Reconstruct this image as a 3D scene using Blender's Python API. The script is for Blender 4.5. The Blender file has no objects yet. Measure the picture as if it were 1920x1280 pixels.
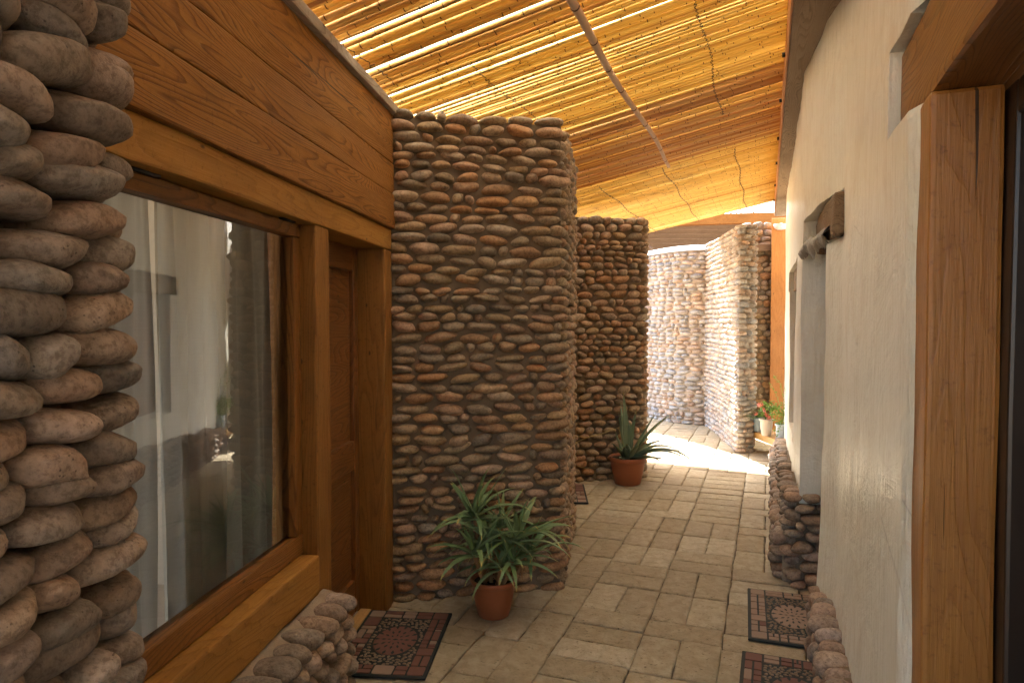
import bpy, bmesh, math, random
import numpy as np
from mathutils import Matrix, Vector, noise as mnoise

# ------------------------------------------------------------------ camera, sky, sun, exposure
S = bpy.context.scene
COL = S.collection
R = math.radians
cam_d = bpy.data.cameras.new('camera'); cam = bpy.data.objects.new('camera', cam_d); COL.objects.link(cam)
cam.location = (0, 0, 1.6); cam.rotation_euler = (R(90) - math.atan(40 / 1280), 0, 0)
cam_d.sensor_width = 36; cam_d.lens = 24.0; cam_d.clip_start = .02; cam_d.clip_end = 3000
S.camera = cam
SUN_EL, SUN_AZ = 44.5, -6.0          # degrees above the horizon, degrees east of +Y
w = bpy.data.worlds.new('World'); S.world = w; w.use_nodes = True
nt = w.node_tree; bg = nt.nodes['Background']
sky = nt.nodes.new('ShaderNodeTexSky'); sky.sky_type = 'NISHITA'; sky.sun_disc = False
sky.sun_elevation = R(SUN_EL); sky.sun_rotation = R(SUN_AZ); sky.air_density = 1.0; sky.dust_density = 3.0; sky.ozone_density = .6
nt.links.new(sky.outputs[0], bg.inputs[0]); bg.inputs[1].default_value = .12
sl = bpy.data.lights.new('sun', 'SUN'); sl.energy = 5.0; sl.angle = R(.53); sl.color = (1, .95, .86)
sun = bpy.data.objects.new('sun', sl); COL.objects.link(sun); sun.location = (-1, 12, 12)
sd = Vector((math.sin(R(SUN_AZ)) * math.cos(R(SUN_EL)), math.cos(R(SUN_AZ)) * math.cos(R(SUN_EL)), math.sin(R(SUN_EL))))
sun.rotation_euler = sd.to_track_quat('Z', 'Y').to_euler()
S.view_settings.view_transform = 'Standard'; S.view_settings.look = 'None'
S.view_settings.exposure = 3.5; S.view_settings.gamma = 1
S.view_settings.use_curve_mapping = False
S.render.engine = 'CYCLES'
cy = S.cycles; cy.use_denoising = True; cy.max_bounces = 9; cy.diffuse_bounces = 5; cy.transmission_bounces = 8
cy.transparent_max_bounces = 12; cy.sample_clamp_indirect = 6; cy.caustics_reflective = False; cy.caustics_refractive = False

rng = random.Random(7)
U = rng.uniform

# ------------------------------------------------------------------ helpers: objects
WM = {}
def place(name, data, M, parent=None):
    o = bpy.data.objects.new(name, data); COL.objects.link(o); WM[o.name] = M
    if parent is not None:
        o.parent = parent; o.matrix_basis = WM[parent.name].inverted() @ M
    else:
        o.matrix_basis = M
    return o
def T(x, y=None, z=None): return Matrix.Translation((x, y, z) if y is not None else x)
def thing(name, label, cat, loc, group=None):
    return tag(place(name, None, T(Vector(loc))), label, cat, group)
def tag(o, label, cat, group=None):
    o['label'] = label; o['category'] = cat
    if group: o['group'] = group
    return o
def struct(o, kind='structure'):
    o['kind'] = kind; return o
def mesh(name, v, f, mats=(), smooth=False, midx=None):
    m = bpy.data.meshes.new(name); m.from_pydata([tuple(map(float, p)) for p in v], [], [tuple(int(i) for i in q) for q in f])
    for a in mats: m.materials.append(a)
    if smooth: m.polygons.foreach_set('use_smooth', [True] * len(m.polygons))
    if midx is not None: m.polygons.foreach_set('material_index', midx)
    m.update(); return m
def box_data(name, lx, ly, lz, mat, bev=.004, seg=1, sub=0, rough=0., seed=0):
    bm = bmesh.new(); bmesh.ops.create_cube(bm, size=1)
    for v in bm.verts: v.co = Vector((v.co.x * lx, v.co.y * ly, v.co.z * lz))
    if bev: bmesh.ops.bevel(bm, geom=bm.edges[:], offset=min(bev, lx * .3, ly * .3, lz * .3), segments=seg, affect='EDGES', profile=.6)
    if sub:
        long_e = [e for e in bm.edges if abs(e.verts[0].co.x - e.verts[1].co.x) > lx * .5]
        bmesh.ops.subdivide_edges(bm, edges=long_e, cuts=sub, use_grid_fill=True)
        for v in bm.verts:
            q = v.co * 3 + Vector((seed * 3.1, seed, 0))
            v.co += Vector((0, mnoise.noise(q), mnoise.noise(q + Vector((9, 4, 2))))) * rough
    m = bpy.data.meshes.new(name); bm.to_mesh(m); bm.free(); m.materials.append(mat)
    m.polygons.foreach_set('use_smooth', [False] * len(m.polygons)); return m
def beam(name, p0, p1, wy, hz, mat, parent=None, up=(0, 0, 1), bev=.006, sub=0, rough=0.):
    """timber from p0 to p1 (centre line), wy across, hz along 'up'; its own x axis runs along the grain"""
    p0, p1 = Vector(p0), Vector(p1); x = (p1 - p0); L = x.length; x.normalize()
    u = Vector(up); y = u.cross(x).normalized(); z = x.cross(y)
    M = Matrix((x, y, z)).transposed().to_4x4(); M.translation = (p0 + p1) / 2
    return place(name, box_data(name, L, wy, hz, mat, bev, 2, sub, rough, rng.random() * 9), M, parent)
def prism(name, poly, z0, z1, mat, parent=None, bev=.0):
    a = sum((poly[i][0] * poly[(i + 1) % len(poly)][1] - poly[(i + 1) % len(poly)][0] * poly[i][1]) for i in range(len(poly)))
    if a < 0: poly = poly[::-1]
    n = len(poly); cx = sum(p[0] for p in poly) / n; cy_ = sum(p[1] for p in poly) / n
    v = [(p[0] - cx, p[1] - cy_, 0) for p in poly] + [(p[0] - cx, p[1] - cy_, z1 - z0) for p in poly]
    f = [tuple(range(n))[::-1], tuple(range(n, 2 * n))] + [(i, (i + 1) % n, (i + 1) % n + n, i + n) for i in range(n)]
    return place(name, mesh(name, v, f, [mat]), T(cx, cy_, z0), parent)
def tube(pts, r, seg=6, taper=None):
    """vertices and faces of a tube along pts"""
    V, F = [], []; pts = [Vector(p) for p in pts]
    for i, p in enumerate(pts):
        t = (pts[min(i + 1, len(pts) - 1)] - pts[max(i - 1, 0)]).normalized()
        a = t.cross(Vector((0, 0, 1)) if abs(t.z) < .9 else Vector((1, 0, 0))).normalized(); b = t.cross(a)
        rr = r * (taper(i / (len(pts) - 1)) if taper else 1)
        for k in range(seg):
            th = 2 * math.pi * k / seg; V.append(p + (a * math.cos(th) + b * math.sin(th)) * rr)
        if i:
            for k in range(seg):
                o = (i - 1) * seg; F.append((o + k, o + (k + 1) % seg, o + seg + (k + 1) % seg, o + seg + k))
    F.append(tuple(range(seg))[::-1]); F.append(tuple(range(len(V) - seg, len(V)))); return V, F
def lathe(prof, seg=40):
    V, F = [], []
    for r, z in prof:
        for k in range(seg):
            a = 2 * math.pi * k / seg; V.append((r * math.cos(a), r * math.sin(a), z))
    for i in range(len(prof) - 1):
        for k in range(seg):
            F.append((i * seg + k, i * seg + (k + 1) % seg, (i + 1) * seg + (k + 1) % seg, (i + 1) * seg + k))
    return V, F
class MB:
    def __init__(s): s.v = []; s.f = []; s.m = []; s.a = []
    def add(s, V, F, mi=0, att=0.):
        o = len(s.v); s.v += [tuple(p) for p in V]; s.f += [tuple(i + o for i in q) for q in F]; s.m += [mi] * len(F); s.a += [att] * len(V)
    def build(s, name, mats, M=None, parent=None, smooth=True, att=False):
        m = mesh(name, s.v, s.f, mats, smooth, s.m)
        if att:
            A = m.attributes.new('rnd', 'FLOAT', 'POINT'); A.data.foreach_set('value', s.a)
        return place(name, m, M if M is not None else Matrix(), parent)

# ------------------------------------------------------------------ helpers: materials
class NT:
    def __init__(s, name):
        s.mat = bpy.data.materials.new(name); s.mat.use_nodes = True; s.n = s.mat.node_tree.nodes; s.l = s.mat.node_tree.links
        s.b = s.n['Principled BSDF']; s.out = s.n['Material Output']
    def nd(s, t, **k):
        n = s.n.new(t)
        for a, v in k.items(): setattr(n, a, v)
        return n
    def put(s, sock, v):
        if isinstance(v, bpy.types.NodeSocket): s.l.new(v, sock)
        elif v is not None:
            if sock.type == 'RGBA' and len(v) == 3: v = (*v, 1)
            sock.default_value = v
    def obj(s, scale=(1, 1, 1), rand=True):
        tc = s.nd('ShaderNodeTexCoord'); v = tc.outputs['Object']
        if rand:
            oi = s.nd('ShaderNodeObjectInfo'); m = s.math('MULTIPLY', oi.outputs['Random'], 37.)
            c = s.nd('ShaderNodeCombineXYZ'); s.l.new(m, c.inputs[0]); s.l.new(m, c.inputs[1]); 
            a = s.nd('ShaderNodeVectorMath', operation='ADD'); s.l.new(v, a.inputs[0]); s.l.new(c.outputs[0], a.inputs[1]); v = a.outputs[0]
        mp = s.nd('ShaderNodeMapping'); mp.inputs['Scale'].default_value = scale; s.l.new(v, mp.inputs[0]); return mp.outputs[0]
    def geo(s, scale=(1, 1, 1)):
        g = s.nd('ShaderNodeNewGeometry'); mp = s.nd('ShaderNodeMapping'); mp.inputs['Scale'].default_value = scale
        s.l.new(g.outputs['Position'], mp.inputs[0]); return mp.outputs[0]
    def noise(s, vec, sc, det=4, rough=.55, dist=0.):
        n = s.nd('ShaderNodeTexNoise'); s.put(n.inputs['Vector'], vec); n.inputs['Scale'].default_value = sc
        n.inputs['Detail'].default_value = det; n.inputs['Roughness'].default_value = rough; n.inputs['Distortion'].default_value = dist
        return n.outputs['Fac']
    def vor(s, vec, sc, feat='F1', out='Distance'):
        n = s.nd('ShaderNodeTexVoronoi', feature=feat); s.put(n.inputs['Vector'], vec); n.inputs['Scale'].default_value = sc; return n.outputs[out]
    def ramp(s, fac, stops, interp='LINEAR'):
        n = s.nd('ShaderNodeValToRGB'); r = n.color_ramp; r.interpolation = interp
        while len(r.elements) < len(stops): r.elements.new(.5)
        for e, (p, c) in zip(r.elements, stops):
            e.position = p; e.color = (*c, 1) if not isinstance(c, (int, float)) else (c, c, c, 1)
        s.put(n.inputs[0], fac); return n.outputs[0]
    def math(s, op, a, b=None, c=None, clamp=False):
        n = s.nd('ShaderNodeMath', operation=op, use_clamp=clamp); s.put(n.inputs[0], a)
        if b is not None: s.put(n.inputs[1], b)
        if c is not None: s.put(n.inputs[2], c)
        return n.outputs[0]
    def mix(s, fac, a, b, mode='MIX'):
        n = s.nd('ShaderNodeMix', data_type='RGBA', blend_type=mode); s.put(n.inputs[0], fac); s.put(n.inputs[6], a); s.put(n.inputs[7], b); return n.outputs[2]
    def bump(s, h, strength=.3, dist=.01, prev=None):
        n = s.nd('ShaderNodeBump'); n.inputs['Strength'].default_value = strength; n.inputs['Distance'].default_value = dist
        s.put(n.inputs['Height'], h)
        if prev is not None: s.l.new(prev, n.inputs['Normal'])
        return n.outputs[0]
    def fin(s, col, rough=.6, nrm=None, spec=.5):
        s.put(s.b.inputs['Base Color'], col); s.put(s.b.inputs['Roughness'], rough); s.b.inputs['Specular IOR Level'].default_value = spec
        if nrm is not None: s.l.new(nrm, s.b.inputs['Normal'])
        return s.mat
    def translucent(s, col, fac):
        tr = s.nd('ShaderNodeBsdfTranslucent'); s.put(tr.inputs[0], col); mx = s.nd('ShaderNodeMixShader'); mx.inputs[0].default_value = fac
        s.l.new(s.b.outputs[0], mx.inputs[1]); s.l.new(tr.outputs[0], mx.inputs[2]); s.l.new(mx.outputs[0], s.out.inputs[0]); return s.mat

def stone_mat(name, pal, attr=False, rough=.75):
    k = NT(name)
    if attr:
        a = k.nd('ShaderNodeAttribute', attribute_name='rnd'); rnd = a.outputs['Fac']; vec = k.geo(); big = 9.; fine = 60.; pit = 90.; tc = vec
    else:
        oi = k.nd('ShaderNodeObjectInfo'); rnd = oi.outputs['Random']
        vec = k.geo(); big = 9.; fine = 60.; pit = 90.
    n = len(pal); c = k.ramp(rnd, [((i + .0) / n, p) for i, p in enumerate(pal)], 'CONSTANT')
    r2 = k.math('FRACT', k.math('MULTIPLY', rnd, 91.7)); val = k.math('MULTIPLY_ADD', r2, .42, .8)
    hsv = k.nd('ShaderNodeHueSaturation'); k.l.new(c, hsv.inputs['Color']); k.l.new(val, hsv.inputs['Value'])
    r3 = k.math('FRACT', k.math('MULTIPLY', rnd, 37.3)); k.l.new(k.math('MULTIPLY_ADD', r3, .35, .75), hsv.inputs['Saturation'])
    nm = k.noise(vec, 64, 6, .72); nb = k.noise(vec, big * 2, 5, .6); col = k.mix(k.ramp(nb, [(.3, .0), (.75, 1)]), hsv.outputs[0], k.mix(1, hsv.outputs[0], (.60, .56, .52), 'MULTIPLY'))
    nf = k.noise(vec, fine * 2, 6, .7); col = k.mix(k.math('MULTIPLY', k.ramp(nf, [(.35, 0), (.7, 1)]), .45), col, k.mix(1, col, (1.35, 1.3, 1.25), 'MULTIPLY'))
    col = k.mix(k.ramp(nm, [(.40, .75), (.52, 0)]), col, k.mix(1, col, (.52, .49, .46), 'MULTIPLY')); col = k.mix(k.ramp(nm, [(.56, 0), (.72, .6)]), col, k.mix(1, col, (1.4, 1.36, 1.3), 'MULTIPLY'))
    pv = k.vor(vec, pit); msk = k.noise(vec, 14., 3)
    pits = k.math('MULTIPLY', k.ramp(pv, [(.10, 1), (.24, 0)]), k.ramp(msk, [(.5, 0), (.64, 1)]))
    col = k.mix(k.math('MULTIPLY', pits, .7), col, (.05, .04, .035))
    h = k.math('SUBTRACT', k.math('ADD', k.math('ADD', k.math('MULTIPLY', nf, .5), k.math('MULTIPLY', nm, .4)), k.math('MULTIPLY', nb, 1.0)), k.math('MULTIPLY', pits, .5))
    return k.fin(col, k.math('MULTIPLY_ADD', nf, .3, rough - .15), k.bump(h, .6, .012), .35)
PAL_WARM = [(0.407, 0.257, 0.146), (0.384, 0.274, 0.162), (0.35, 0.257, 0.157), (0.441, 0.285, 0.162), (0.429, 0.245, 0.129), (0.407, 0.291, 0.168), (0.271, 0.205, 0.134), (0.407, 0.257, 0.151), (0.362, 0.262, 0.157), (0.429, 0.302, 0.185), (0.316, 0.239, 0.157), (0.452, 0.274, 0.151)]
PAL_GREY = [(0.367, 0.272, 0.2), (0.326, 0.247, 0.185), (0.296, 0.238, 0.185), (0.388, 0.267, 0.19), (0.255, 0.213, 0.175), (0.408, 0.302, 0.22), (0.357, 0.257, 0.19), (0.286, 0.233, 0.185), (0.398, 0.282, 0.21)]
PAL_PALE = [(0.513, 0.412, 0.341), (0.475, 0.422, 0.385), (0.427, 0.422, 0.418), (0.532, 0.402, 0.319), (0.38, 0.381, 0.396), (0.494, 0.443, 0.396), (0.513, 0.381, 0.297), (0.456, 0.402, 0.363)]  # lightened to carry the bright courtyard haze in the stone colours
M_st_warm = stone_mat('river_stone_warm', PAL_WARM); M_st_warm_a = stone_mat('river_stone_warm_joined', PAL_WARM, True)
M_st_grey = stone_mat('river_stone_grey', PAL_GREY); M_st_grey_a = stone_mat('river_stone_grey_joined', PAL_GREY, True)
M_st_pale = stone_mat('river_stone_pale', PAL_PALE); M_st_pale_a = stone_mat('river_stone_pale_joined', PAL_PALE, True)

def mortar_mat(name, c):
    k = NT(name); g = k.geo(); a = k.noise(g, 7, 5); b = k.noise(g, 120, 4, .7)
    col = k.mix(k.ramp(a, [(.3, 0), (.7, 1)]), c, tuple(x * .65 for x in c)); col = k.mix(k.math('MULTIPLY', b, .35), col, tuple(x * 1.4 for x in c))
    return k.fin(col, .95, k.bump(k.math('ADD', k.math('MULTIPLY', b, .4), a), .7, .015), .2)
M_mortar = mortar_mat('mortar', (.20, .148, .10)); M_mortar_pale = mortar_mat('mortar_pale', (.44, .37, .31)); M_mud = mortar_mat('mud_render', (.36, .28, .20))  # pale mortar lightened along with the stones for the courtyard haze
M_crumb = mortar_mat('crumbling_render', (.40, .37, .33)); M_cap = mortar_mat('cap_render', (.62, .6, .57))

def wood_mat(name, dark, light, ring=9., rough=.55, spec=.4, grain=1., knots=.7):
    k = NT(name); oc = k.obj()
    sx = k.nd('ShaderNodeSeparateXYZ'); k.l.new(oc, sx.inputs[0])
    fld = k.noise(k.obj((.55, 4.2, 4.2)), 1., 2, .45); wob = k.noise(k.obj((3, 30, 30)), 1., 3, .5)
    ph = k.math('ADD', k.math('ADD', k.math('MULTIPLY', fld, ring * 5.0), k.math('MULTIPLY', k.math('ADD', sx.outputs[2], sx.outputs[1]), ring * 3.2)), k.math('MULTIPLY', wob, .9))
    fr = k.math('FRACT', ph); ringv = k.ramp(fr, [(0, .05), (.55, .25), (.86, 1), (.94, .9), (1, .05)])
    fib = k.noise(k.obj((2.2, 70, 70)), 2.4, 5, .65); blot = k.noise(k.obj((1.2, 3, 3)), 2.2, 5, .6)
    fac = k.math('ADD', k.math('MULTIPLY', ringv, .62 * grain), k.math('MULTIPLY', k.math('SUBTRACT', fib, .28), .85), clamp=True)
    col = k.mix(fac, light, dark)
    col = k.mix(k.math('MULTIPLY', k.ramp(blot, [(.42, 0), (.78, 1)]), .5), col, k.mix(1, col, (.5, .42, .36), 'MULTIPLY'))
    crack = k.noise(k.obj((.55, 22, 22)), 1.6, 3, .5, .8); cm = k.ramp(crack, [(.715, 0), (.735, 1)])
    col = k.mix(k.math('MULTIPLY', cm, .85), col, (.012, .008, .005))
    kn = k.vor(k.obj((4.0, 9, 9)), 1.1); km = k.math('MULTIPLY', k.ramp(k.math('ADD', kn, k.math('MULTIPLY', wob, .05)), [(.06, 1), (.10, 0)]), knots)
    col = k.mix(km, col, (.02, .012, .008))
    scf = k.noise(k.obj((6, 6, 6)), 9., 5, .7); col = k.mix(k.math('MULTIPLY', k.ramp(scf, [(.56, 0), (.70, 1)]), .55), col, k.mix(1, col, (.42, .36, .32), 'MULTIPLY'))
    h = k.math('SUBTRACT', k.math('ADD', k.math('MULTIPLY', ringv, -.45 * grain), k.math('MULTIPLY', fib, .7)), k.math('MULTIPLY', cm, 1.5))
    return k.fin(col, k.math('MULTIPLY_ADD', fib, .3, rough - .15), k.bump(h, .45, .006), spec)
M_plank = wood_mat('plank_wood', (.115, .040, .007), (.38, .165, .034), 11., .55, .25)
M_beam = wood_mat('beam_wood', (.22, .090, .016), (.44, .215, .046), 5., .55, .25, grain=.55)
M_post = wood_mat('post_wood', (.15, .060, .011), (.34, .155, .036), 5., .55, .25, grain=.6)
M_frame = wood_mat('frame_wood', (.13, .050, .010), (.31, .13, .028), 8., .45, .3)
M_door = wood_mat('door_wood', (.12, .045, .014), (.27, .11, .03), 7., .4)
M_cap_wood = wood_mat('weathered_wood', (.27, .20, .14), (.44, .36, .27), 9., .8, .2)
M_rpost = wood_mat('door_post_wood', (.21, .078, .014), (.41, .18, .038), 4., .42, grain=.45)
M_rbeam = wood_mat('eave_beam_wood', (.22, .15, .095), (.42, .32, .225), 12., .75, .2)
M_orange = wood_mat('orange_wood', (.36, .13, .028), (.52, .22, .06), 5., .5, grain=.5)
M_dark_door = wood_mat('dark_door_wood', (.035, .016, .008), (.08, .035, .016), 6., .35)
M_old = wood_mat('old_lintel_wood', (.14, .09, .055), (.28, .19, .115), 10., .85, .2)
M_bench = wood_mat('bench_wood', (.38, .20, .06), (.56, .34, .13), 6., .5, grain=.5)
M_pav = wood_mat('pavilion_wood', (.20, .07, .014), (.33, .13, .03), 5., .7, .1, grain=.5)
M_slat = wood_mat('far_roof_wood', (.13, .085, .055), (.24, .17, .115), 9., .8, .2)

def plaster():
    k = NT('cream_plaster'); g = k.geo()
    a = k.noise(g, 1.1, 5, .6); b = k.noise(k.geo((26, 26, 2.2)), 2., 4, .6); c = k.noise(g, 70, 5, .7); e = k.noise(g, 9, 4, .6)
    col = k.mix(k.ramp(a, [(.35, 0), (.7, 1)]), (.73, .71, .61), (.80, .785, .70))
    col = k.mix(k.math('MULTIPLY', k.ramp(b, [(.4, 0), (.75, 1)]), .5), col, (.64, .60, .48))
    col = k.mix(k.math('MULTIPLY', k.ramp(e, [(.55, 0), (.75, 1)]), .25), col, (.45, .38, .30))
    pt = k.noise(g, 2.6, 5, .7, 1.2); col = k.mix(k.ramp(pt, [(.52, 0), (.60, .28)]), col, (.60, .52, .39))
    cr = k.vor(k.geo((1, 1, .6)), 1.7, 'DISTANCE_TO_EDGE'); cm = k.math('MULTIPLY', k.ramp(cr, [(.0, 1), (.0028, 0)]), k.ramp(k.noise(g, 1.7, 3), [(.5, 0), (.6, 1)])); col = k.mix(k.math('MULTIPLY', cm, .35), col, (.25, .20, .15))
    h = k.math('ADD', k.math('ADD', k.math('MULTIPLY', b, .9), k.math('MULTIPLY', c, .28)), k.math('ADD', k.math('MULTIPLY', e, 1.2), k.math('MULTIPLY', pt, 2.2)))
    return k.fin(col, k.math('MULTIPLY_ADD', b, .35, .2), k.bump(h, .55, .014), .5)
M_plaster = plaster()
def paver_mat():
    k = NT('volcanic_paver'); oi = k.nd('ShaderNodeObjectInfo'); r = oi.outputs['Random']; g = k.geo()
    c = k.ramp(r, [(0, (.33, .265, .165)), (.3, (.45, .38, .26)), (.6, (.38, .31, .21)), (.8, (.53, .465, .345)), (1, (.43, .36, .235))])
    a = k.noise(g, 16, 5, .7, .5); b = k.noise(g, 75, 5, .7); st = k.noise(g, 1.3, 4)
    col = k.mix(k.ramp(a, [(.36, 0), (.62, .85)]), c, k.mix(1, c, (.66, .62, .55), 'MULTIPLY'))
    col = k.mix(k.math('MULTIPLY', k.ramp(st, [(.5, 0), (.7, 1)]), .35), col, (.20, .145, .095))
    pv = k.vor(k.geo((1, 2.2, 1)), 34); pm = k.math('MULTIPLY', k.ramp(pv, [(.10, 1), (.26, 0)]), k.ramp(k.noise(g, 20, 3), [(.5, 0), (.6, 1)]))
    col = k.mix(k.math('MULTIPLY', pm, .75), col, (.09, .065, .045)); col = k.mix(k.math('MULTIPLY', b, .3), col, (.50, .42, .31))
    h = k.math('SUBTRACT', k.math('ADD', a, k.math('MULTIPLY', b, .6)), k.math('MULTIPLY', pm, .9))
    return k.fin(col, .8, k.bump(h, .9, .015), .3)
M_paver = paver_mat()
def plain(name, c, rough=.6, spec=.4, nz=.25, sc=40, metal=0.):
    k = NT(name); n = k.noise(k.obj(), sc, 4, .6); col = k.mix(k.math('MULTIPLY', n, nz * 2), c, tuple(x * .55 for x in c))
    k.b.inputs['Metallic'].default_value = metal
    return k.fin(col, rough, k.bump(n, .15, .004), spec)
M_ground = mortar_mat('sandy_ground', (.30, .23, .16)); M_bed = mortar_mat('joint_sand', (.13, .10, .07))
M_rubber = plain('mat_rubber', (.018, .022, .02), .75); M_padr = plain('mat_red', (.21, .105, .08), .8, .2, .4, 60); M_padp = plain('mat_pink', (.34, .24, .18), .8, .2, .4, 60); M_pebm = plain('mat_pebble', (.25, .185, .13), .8, .2, .3)
M_terra = plain('terracotta', (.36, .115, .045), .5, .4, .25, 8); M_soil = plain('soil', (.06, .042, .028), .95, .1, .4, 90)
M_wire = plain('tie_wire', (.05, .035, .025), .7); M_iron = plain('black_iron', (.02, .018, .016), .5); M_black = plain('dark_glass_frame', (.03, .02, .015), .35)
M_white = plain('white_lamp', (.75, .72, .66), .4, .4, .05); M_potb = plain('blue_grey_pot', (.34, .44, .54), .5, .4, .2, 12); M_potc = plain('cream_pot', (.62, .53, .45), .6, .3, .15, 12); M_potw = plain('pale_blue_pot', (.55, .62, .72), .5, .4, .2, 12)
M_room = plain('room_wall', (.6, .55, .47), .9); M_red = plain('red_fabric', (.45, .03, .02), .8)
def leaf_mat(name, a, b, tip=None, tr=.2):
    k = NT(name); oi = k.nd('ShaderNodeObjectInfo'); n = k.noise(k.obj((1, 1, 1)), 14, 4); 
    col = k.mix(oi.outputs['Random'], a, b); col = k.mix(k.math('MULTIPLY', n, .5), col, tuple(x * .6 for x in a))
    if tip:
        at = k.nd('ShaderNodeAttribute', attribute_name='rnd'); col = k.mix(k.ramp(at.outputs['Fac'], [(.86, 0), (.97, 1)]), col, tip)
    k.fin(col, .42, k.bump(n, .2, .004), .45); return k.translucent(col, tr)
M_aloe = leaf_mat('aloe_leaf', (.17, .28, .11), (.34, .45, .22), (.55, .40, .1)); M_aloe2 = leaf_mat('aloe_vera_leaf', (.19, .26, .15), (.32, .40, .25), (.30, .22, .08)); M_aloed = leaf_mat('dry_leaf', (.38, .20, .09), (.45, .28, .13))
M_herb = leaf_mat('herb_leaf', (.16, .30, .045), (.24, .36, .07), tr=.35); M_herb2 = leaf_mat('feathery_leaf', (.13, .25, .06), (.2, .3, .08), tr=.35); M_flower = leaf_mat('pink_flower', (.75, .22, .16), (.8, .3, .2), tr=.3); M_tree = leaf_mat('tree_leaf', (.08, .13, .04), (.12, .17, .06), tr=.3)
M_stemdry = plain('dry_stem', (.42, .33, .12), .7); M_bark = plain('bark', (.12, .09, .06), .9)
def cane_mat(name, pal, tr):
    k = NT(name); oi = k.nd('ShaderNodeObjectInfo'); at = k.nd('ShaderNodeAttribute', attribute_name='rnd')
    r = k.math('FRACT', k.math('ADD', oi.outputs['Random'], at.outputs['Fac'])); n = len(pal)
    c = k.ramp(r, [(i / (n - 1), p) for i, p in enumerate(pal)])
    f = k.noise(k.obj((1.5, 40, 40)), 2.5, 4, .6); b = k.noise(k.obj((3, 3, 3)), 2., 4, .6)
    c = k.mix(k.math('MULTIPLY', k.ramp(f, [(.4, 0), (.8, 1)]), .45), c, k.mix(1, c, (.6, .5, .4), 'MULTIPLY'))
    c = k.mix(k.math('MULTIPLY', k.ramp(b, [(.58, 0), (.72, 1)]), .5), c, (.22, .10, .03))
    k.fin(c, .5, k.bump(f, .15, .003), .35); return k.translucent(c, tr)
M_cane = cane_mat('bamboo_yellow', [(.62, .38, .12), (.76, .54, .20), (.68, .45, .14), (.80, .60, .25), (.54, .31, .09)], .25)
M_caneb = cane_mat('bamboo_brown', [(.50, .24, .07), (.60, .33, .11), (.44, .22, .08), (.68, .47, .22), (.48, .25, .09)], .22)
M_reed = cane_mat('reed_yellow', [(.72, .52, .18), (.80, .63, .27), (.66, .46, .14), (.76, .57, .22)], .30)
M_node = plain('cane_node', (.13, .06, .025), .7); M_pole = plain('bamboo_pole_wood', (.64, .42, .27), .5, .4, .3, 12)
def sheet_mat():
    k = NT('translucent_sheet'); n = k.noise(k.geo(), 2., 3); k.fin((.7, .66, .55), .6); return k.translucent(k.mix(n, (.88, .85, .74), (.82, .78, .64)), .75)
M_sheet = sheet_mat()
def glass_mat():
    k = NT('window_glass'); tr = k.nd('ShaderNodeBsdfTransparent'); tr.inputs[0].default_value = (.9, .93, .9, 1); gl = k.nd('ShaderNodeBsdfGlossy'); gl.inputs['Roughness'].default_value = .012
    fr = k.nd('ShaderNodeFresnel'); fr.inputs[0].default_value = 2.1; mx = k.nd('ShaderNodeMixShader'); k.l.new(fr.outputs[0], mx.inputs[0]); k.l.new(tr.outputs[0], mx.inputs[1]); k.l.new(gl.outputs[0], mx.inputs[2]); k.l.new(mx.outputs[0], k.out.inputs[0]); return k.mat
M_glass = glass_mat()
def cloth_mat(name, c, tr):
    k = NT(name); wv = k.noise(k.geo((4, 4, 260)), 2., 3); wv2 = k.noise(k.geo((260, 260, 4)), 2., 3)
    col = k.mix(k.math('MULTIPLY', k.math('MULTIPLY', wv, wv2), 1.1), c, tuple(x * .72 for x in c)); k.fin(col, .9, k.bump(wv, .1, .002), .1); return k.translucent(col, tr)
M_curt = cloth_mat('sheer_white_cloth', (.50, .50, .46), .24); M_curt2 = cloth_mat('darkened_linen', (.40, .36, .29), .2)  # linen greyed to stand in for the wall mirrored in the glass

# ------------------------------------------------------------------ frames of the place
aL, aR = R(6.42), R(20.55)
dL = Vector((math.sin(aL), math.cos(aL), 0)); nL = Vector((dL.y, -dL.x, 0)); PL = Vector((-.672, 3.83, 0))
dR = Vector((math.sin(aR), math.cos(aR), 0)); nR = Vector((-dR.y, dR.x, 0)); PR = Vector((.33, 0, 0))
def L(s, n, z): return PL + dL * s + nL * n + Vector((0, 0, z))          # left facade: along, out into the alley, up
def Rw(s, n, z): return PR + dR * s + nR * n + Vector((0, 0, z))         # right wall: along, out into the alley, up

# ------------------------------------------------------------------ ground and paving
g = place('ground', mesh('ground', [(-400, -400, 0), (400, -400, 0), (400, 400, 0), (-400, 400, 0)], [(0, 1, 2, 3)], [M_ground]), T(0, 0, -.06)); struct(g)
PIL1 = [(-.90, 3.87), (-.668, 3.846), (.285, 4.04), (.47, 5.3), (-.70, 5.3)]
W2 = [(-.6, 6.42), (1.335, 6.90), (1.46, 7.75), (-.5, 7.75)]
def inpoly(x, y, poly):
    c = False; n = len(poly)
    for i in range(n):
        (x1, y1), (x2, y2) = poly[i], poly[(i + 1) % n]
        if (y1 > y) != (y2 > y) and x < (x2 - x1) * (y - y1) / (y2 - y1) + x1: c = not c
    return c
bedp = [Rw(s, n, 0) for s, n in ((-2.2, -.5), (13.8, -.5), (13.8, 4.2), (-2.2, 4.2))]
pav = place('paving', mesh('paving', [(p.x, p.y, 0) for p in bedp], [(0, 1, 2, 3)], [M_bed]), T(0, 0, -.014)); struct(pav)
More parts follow.
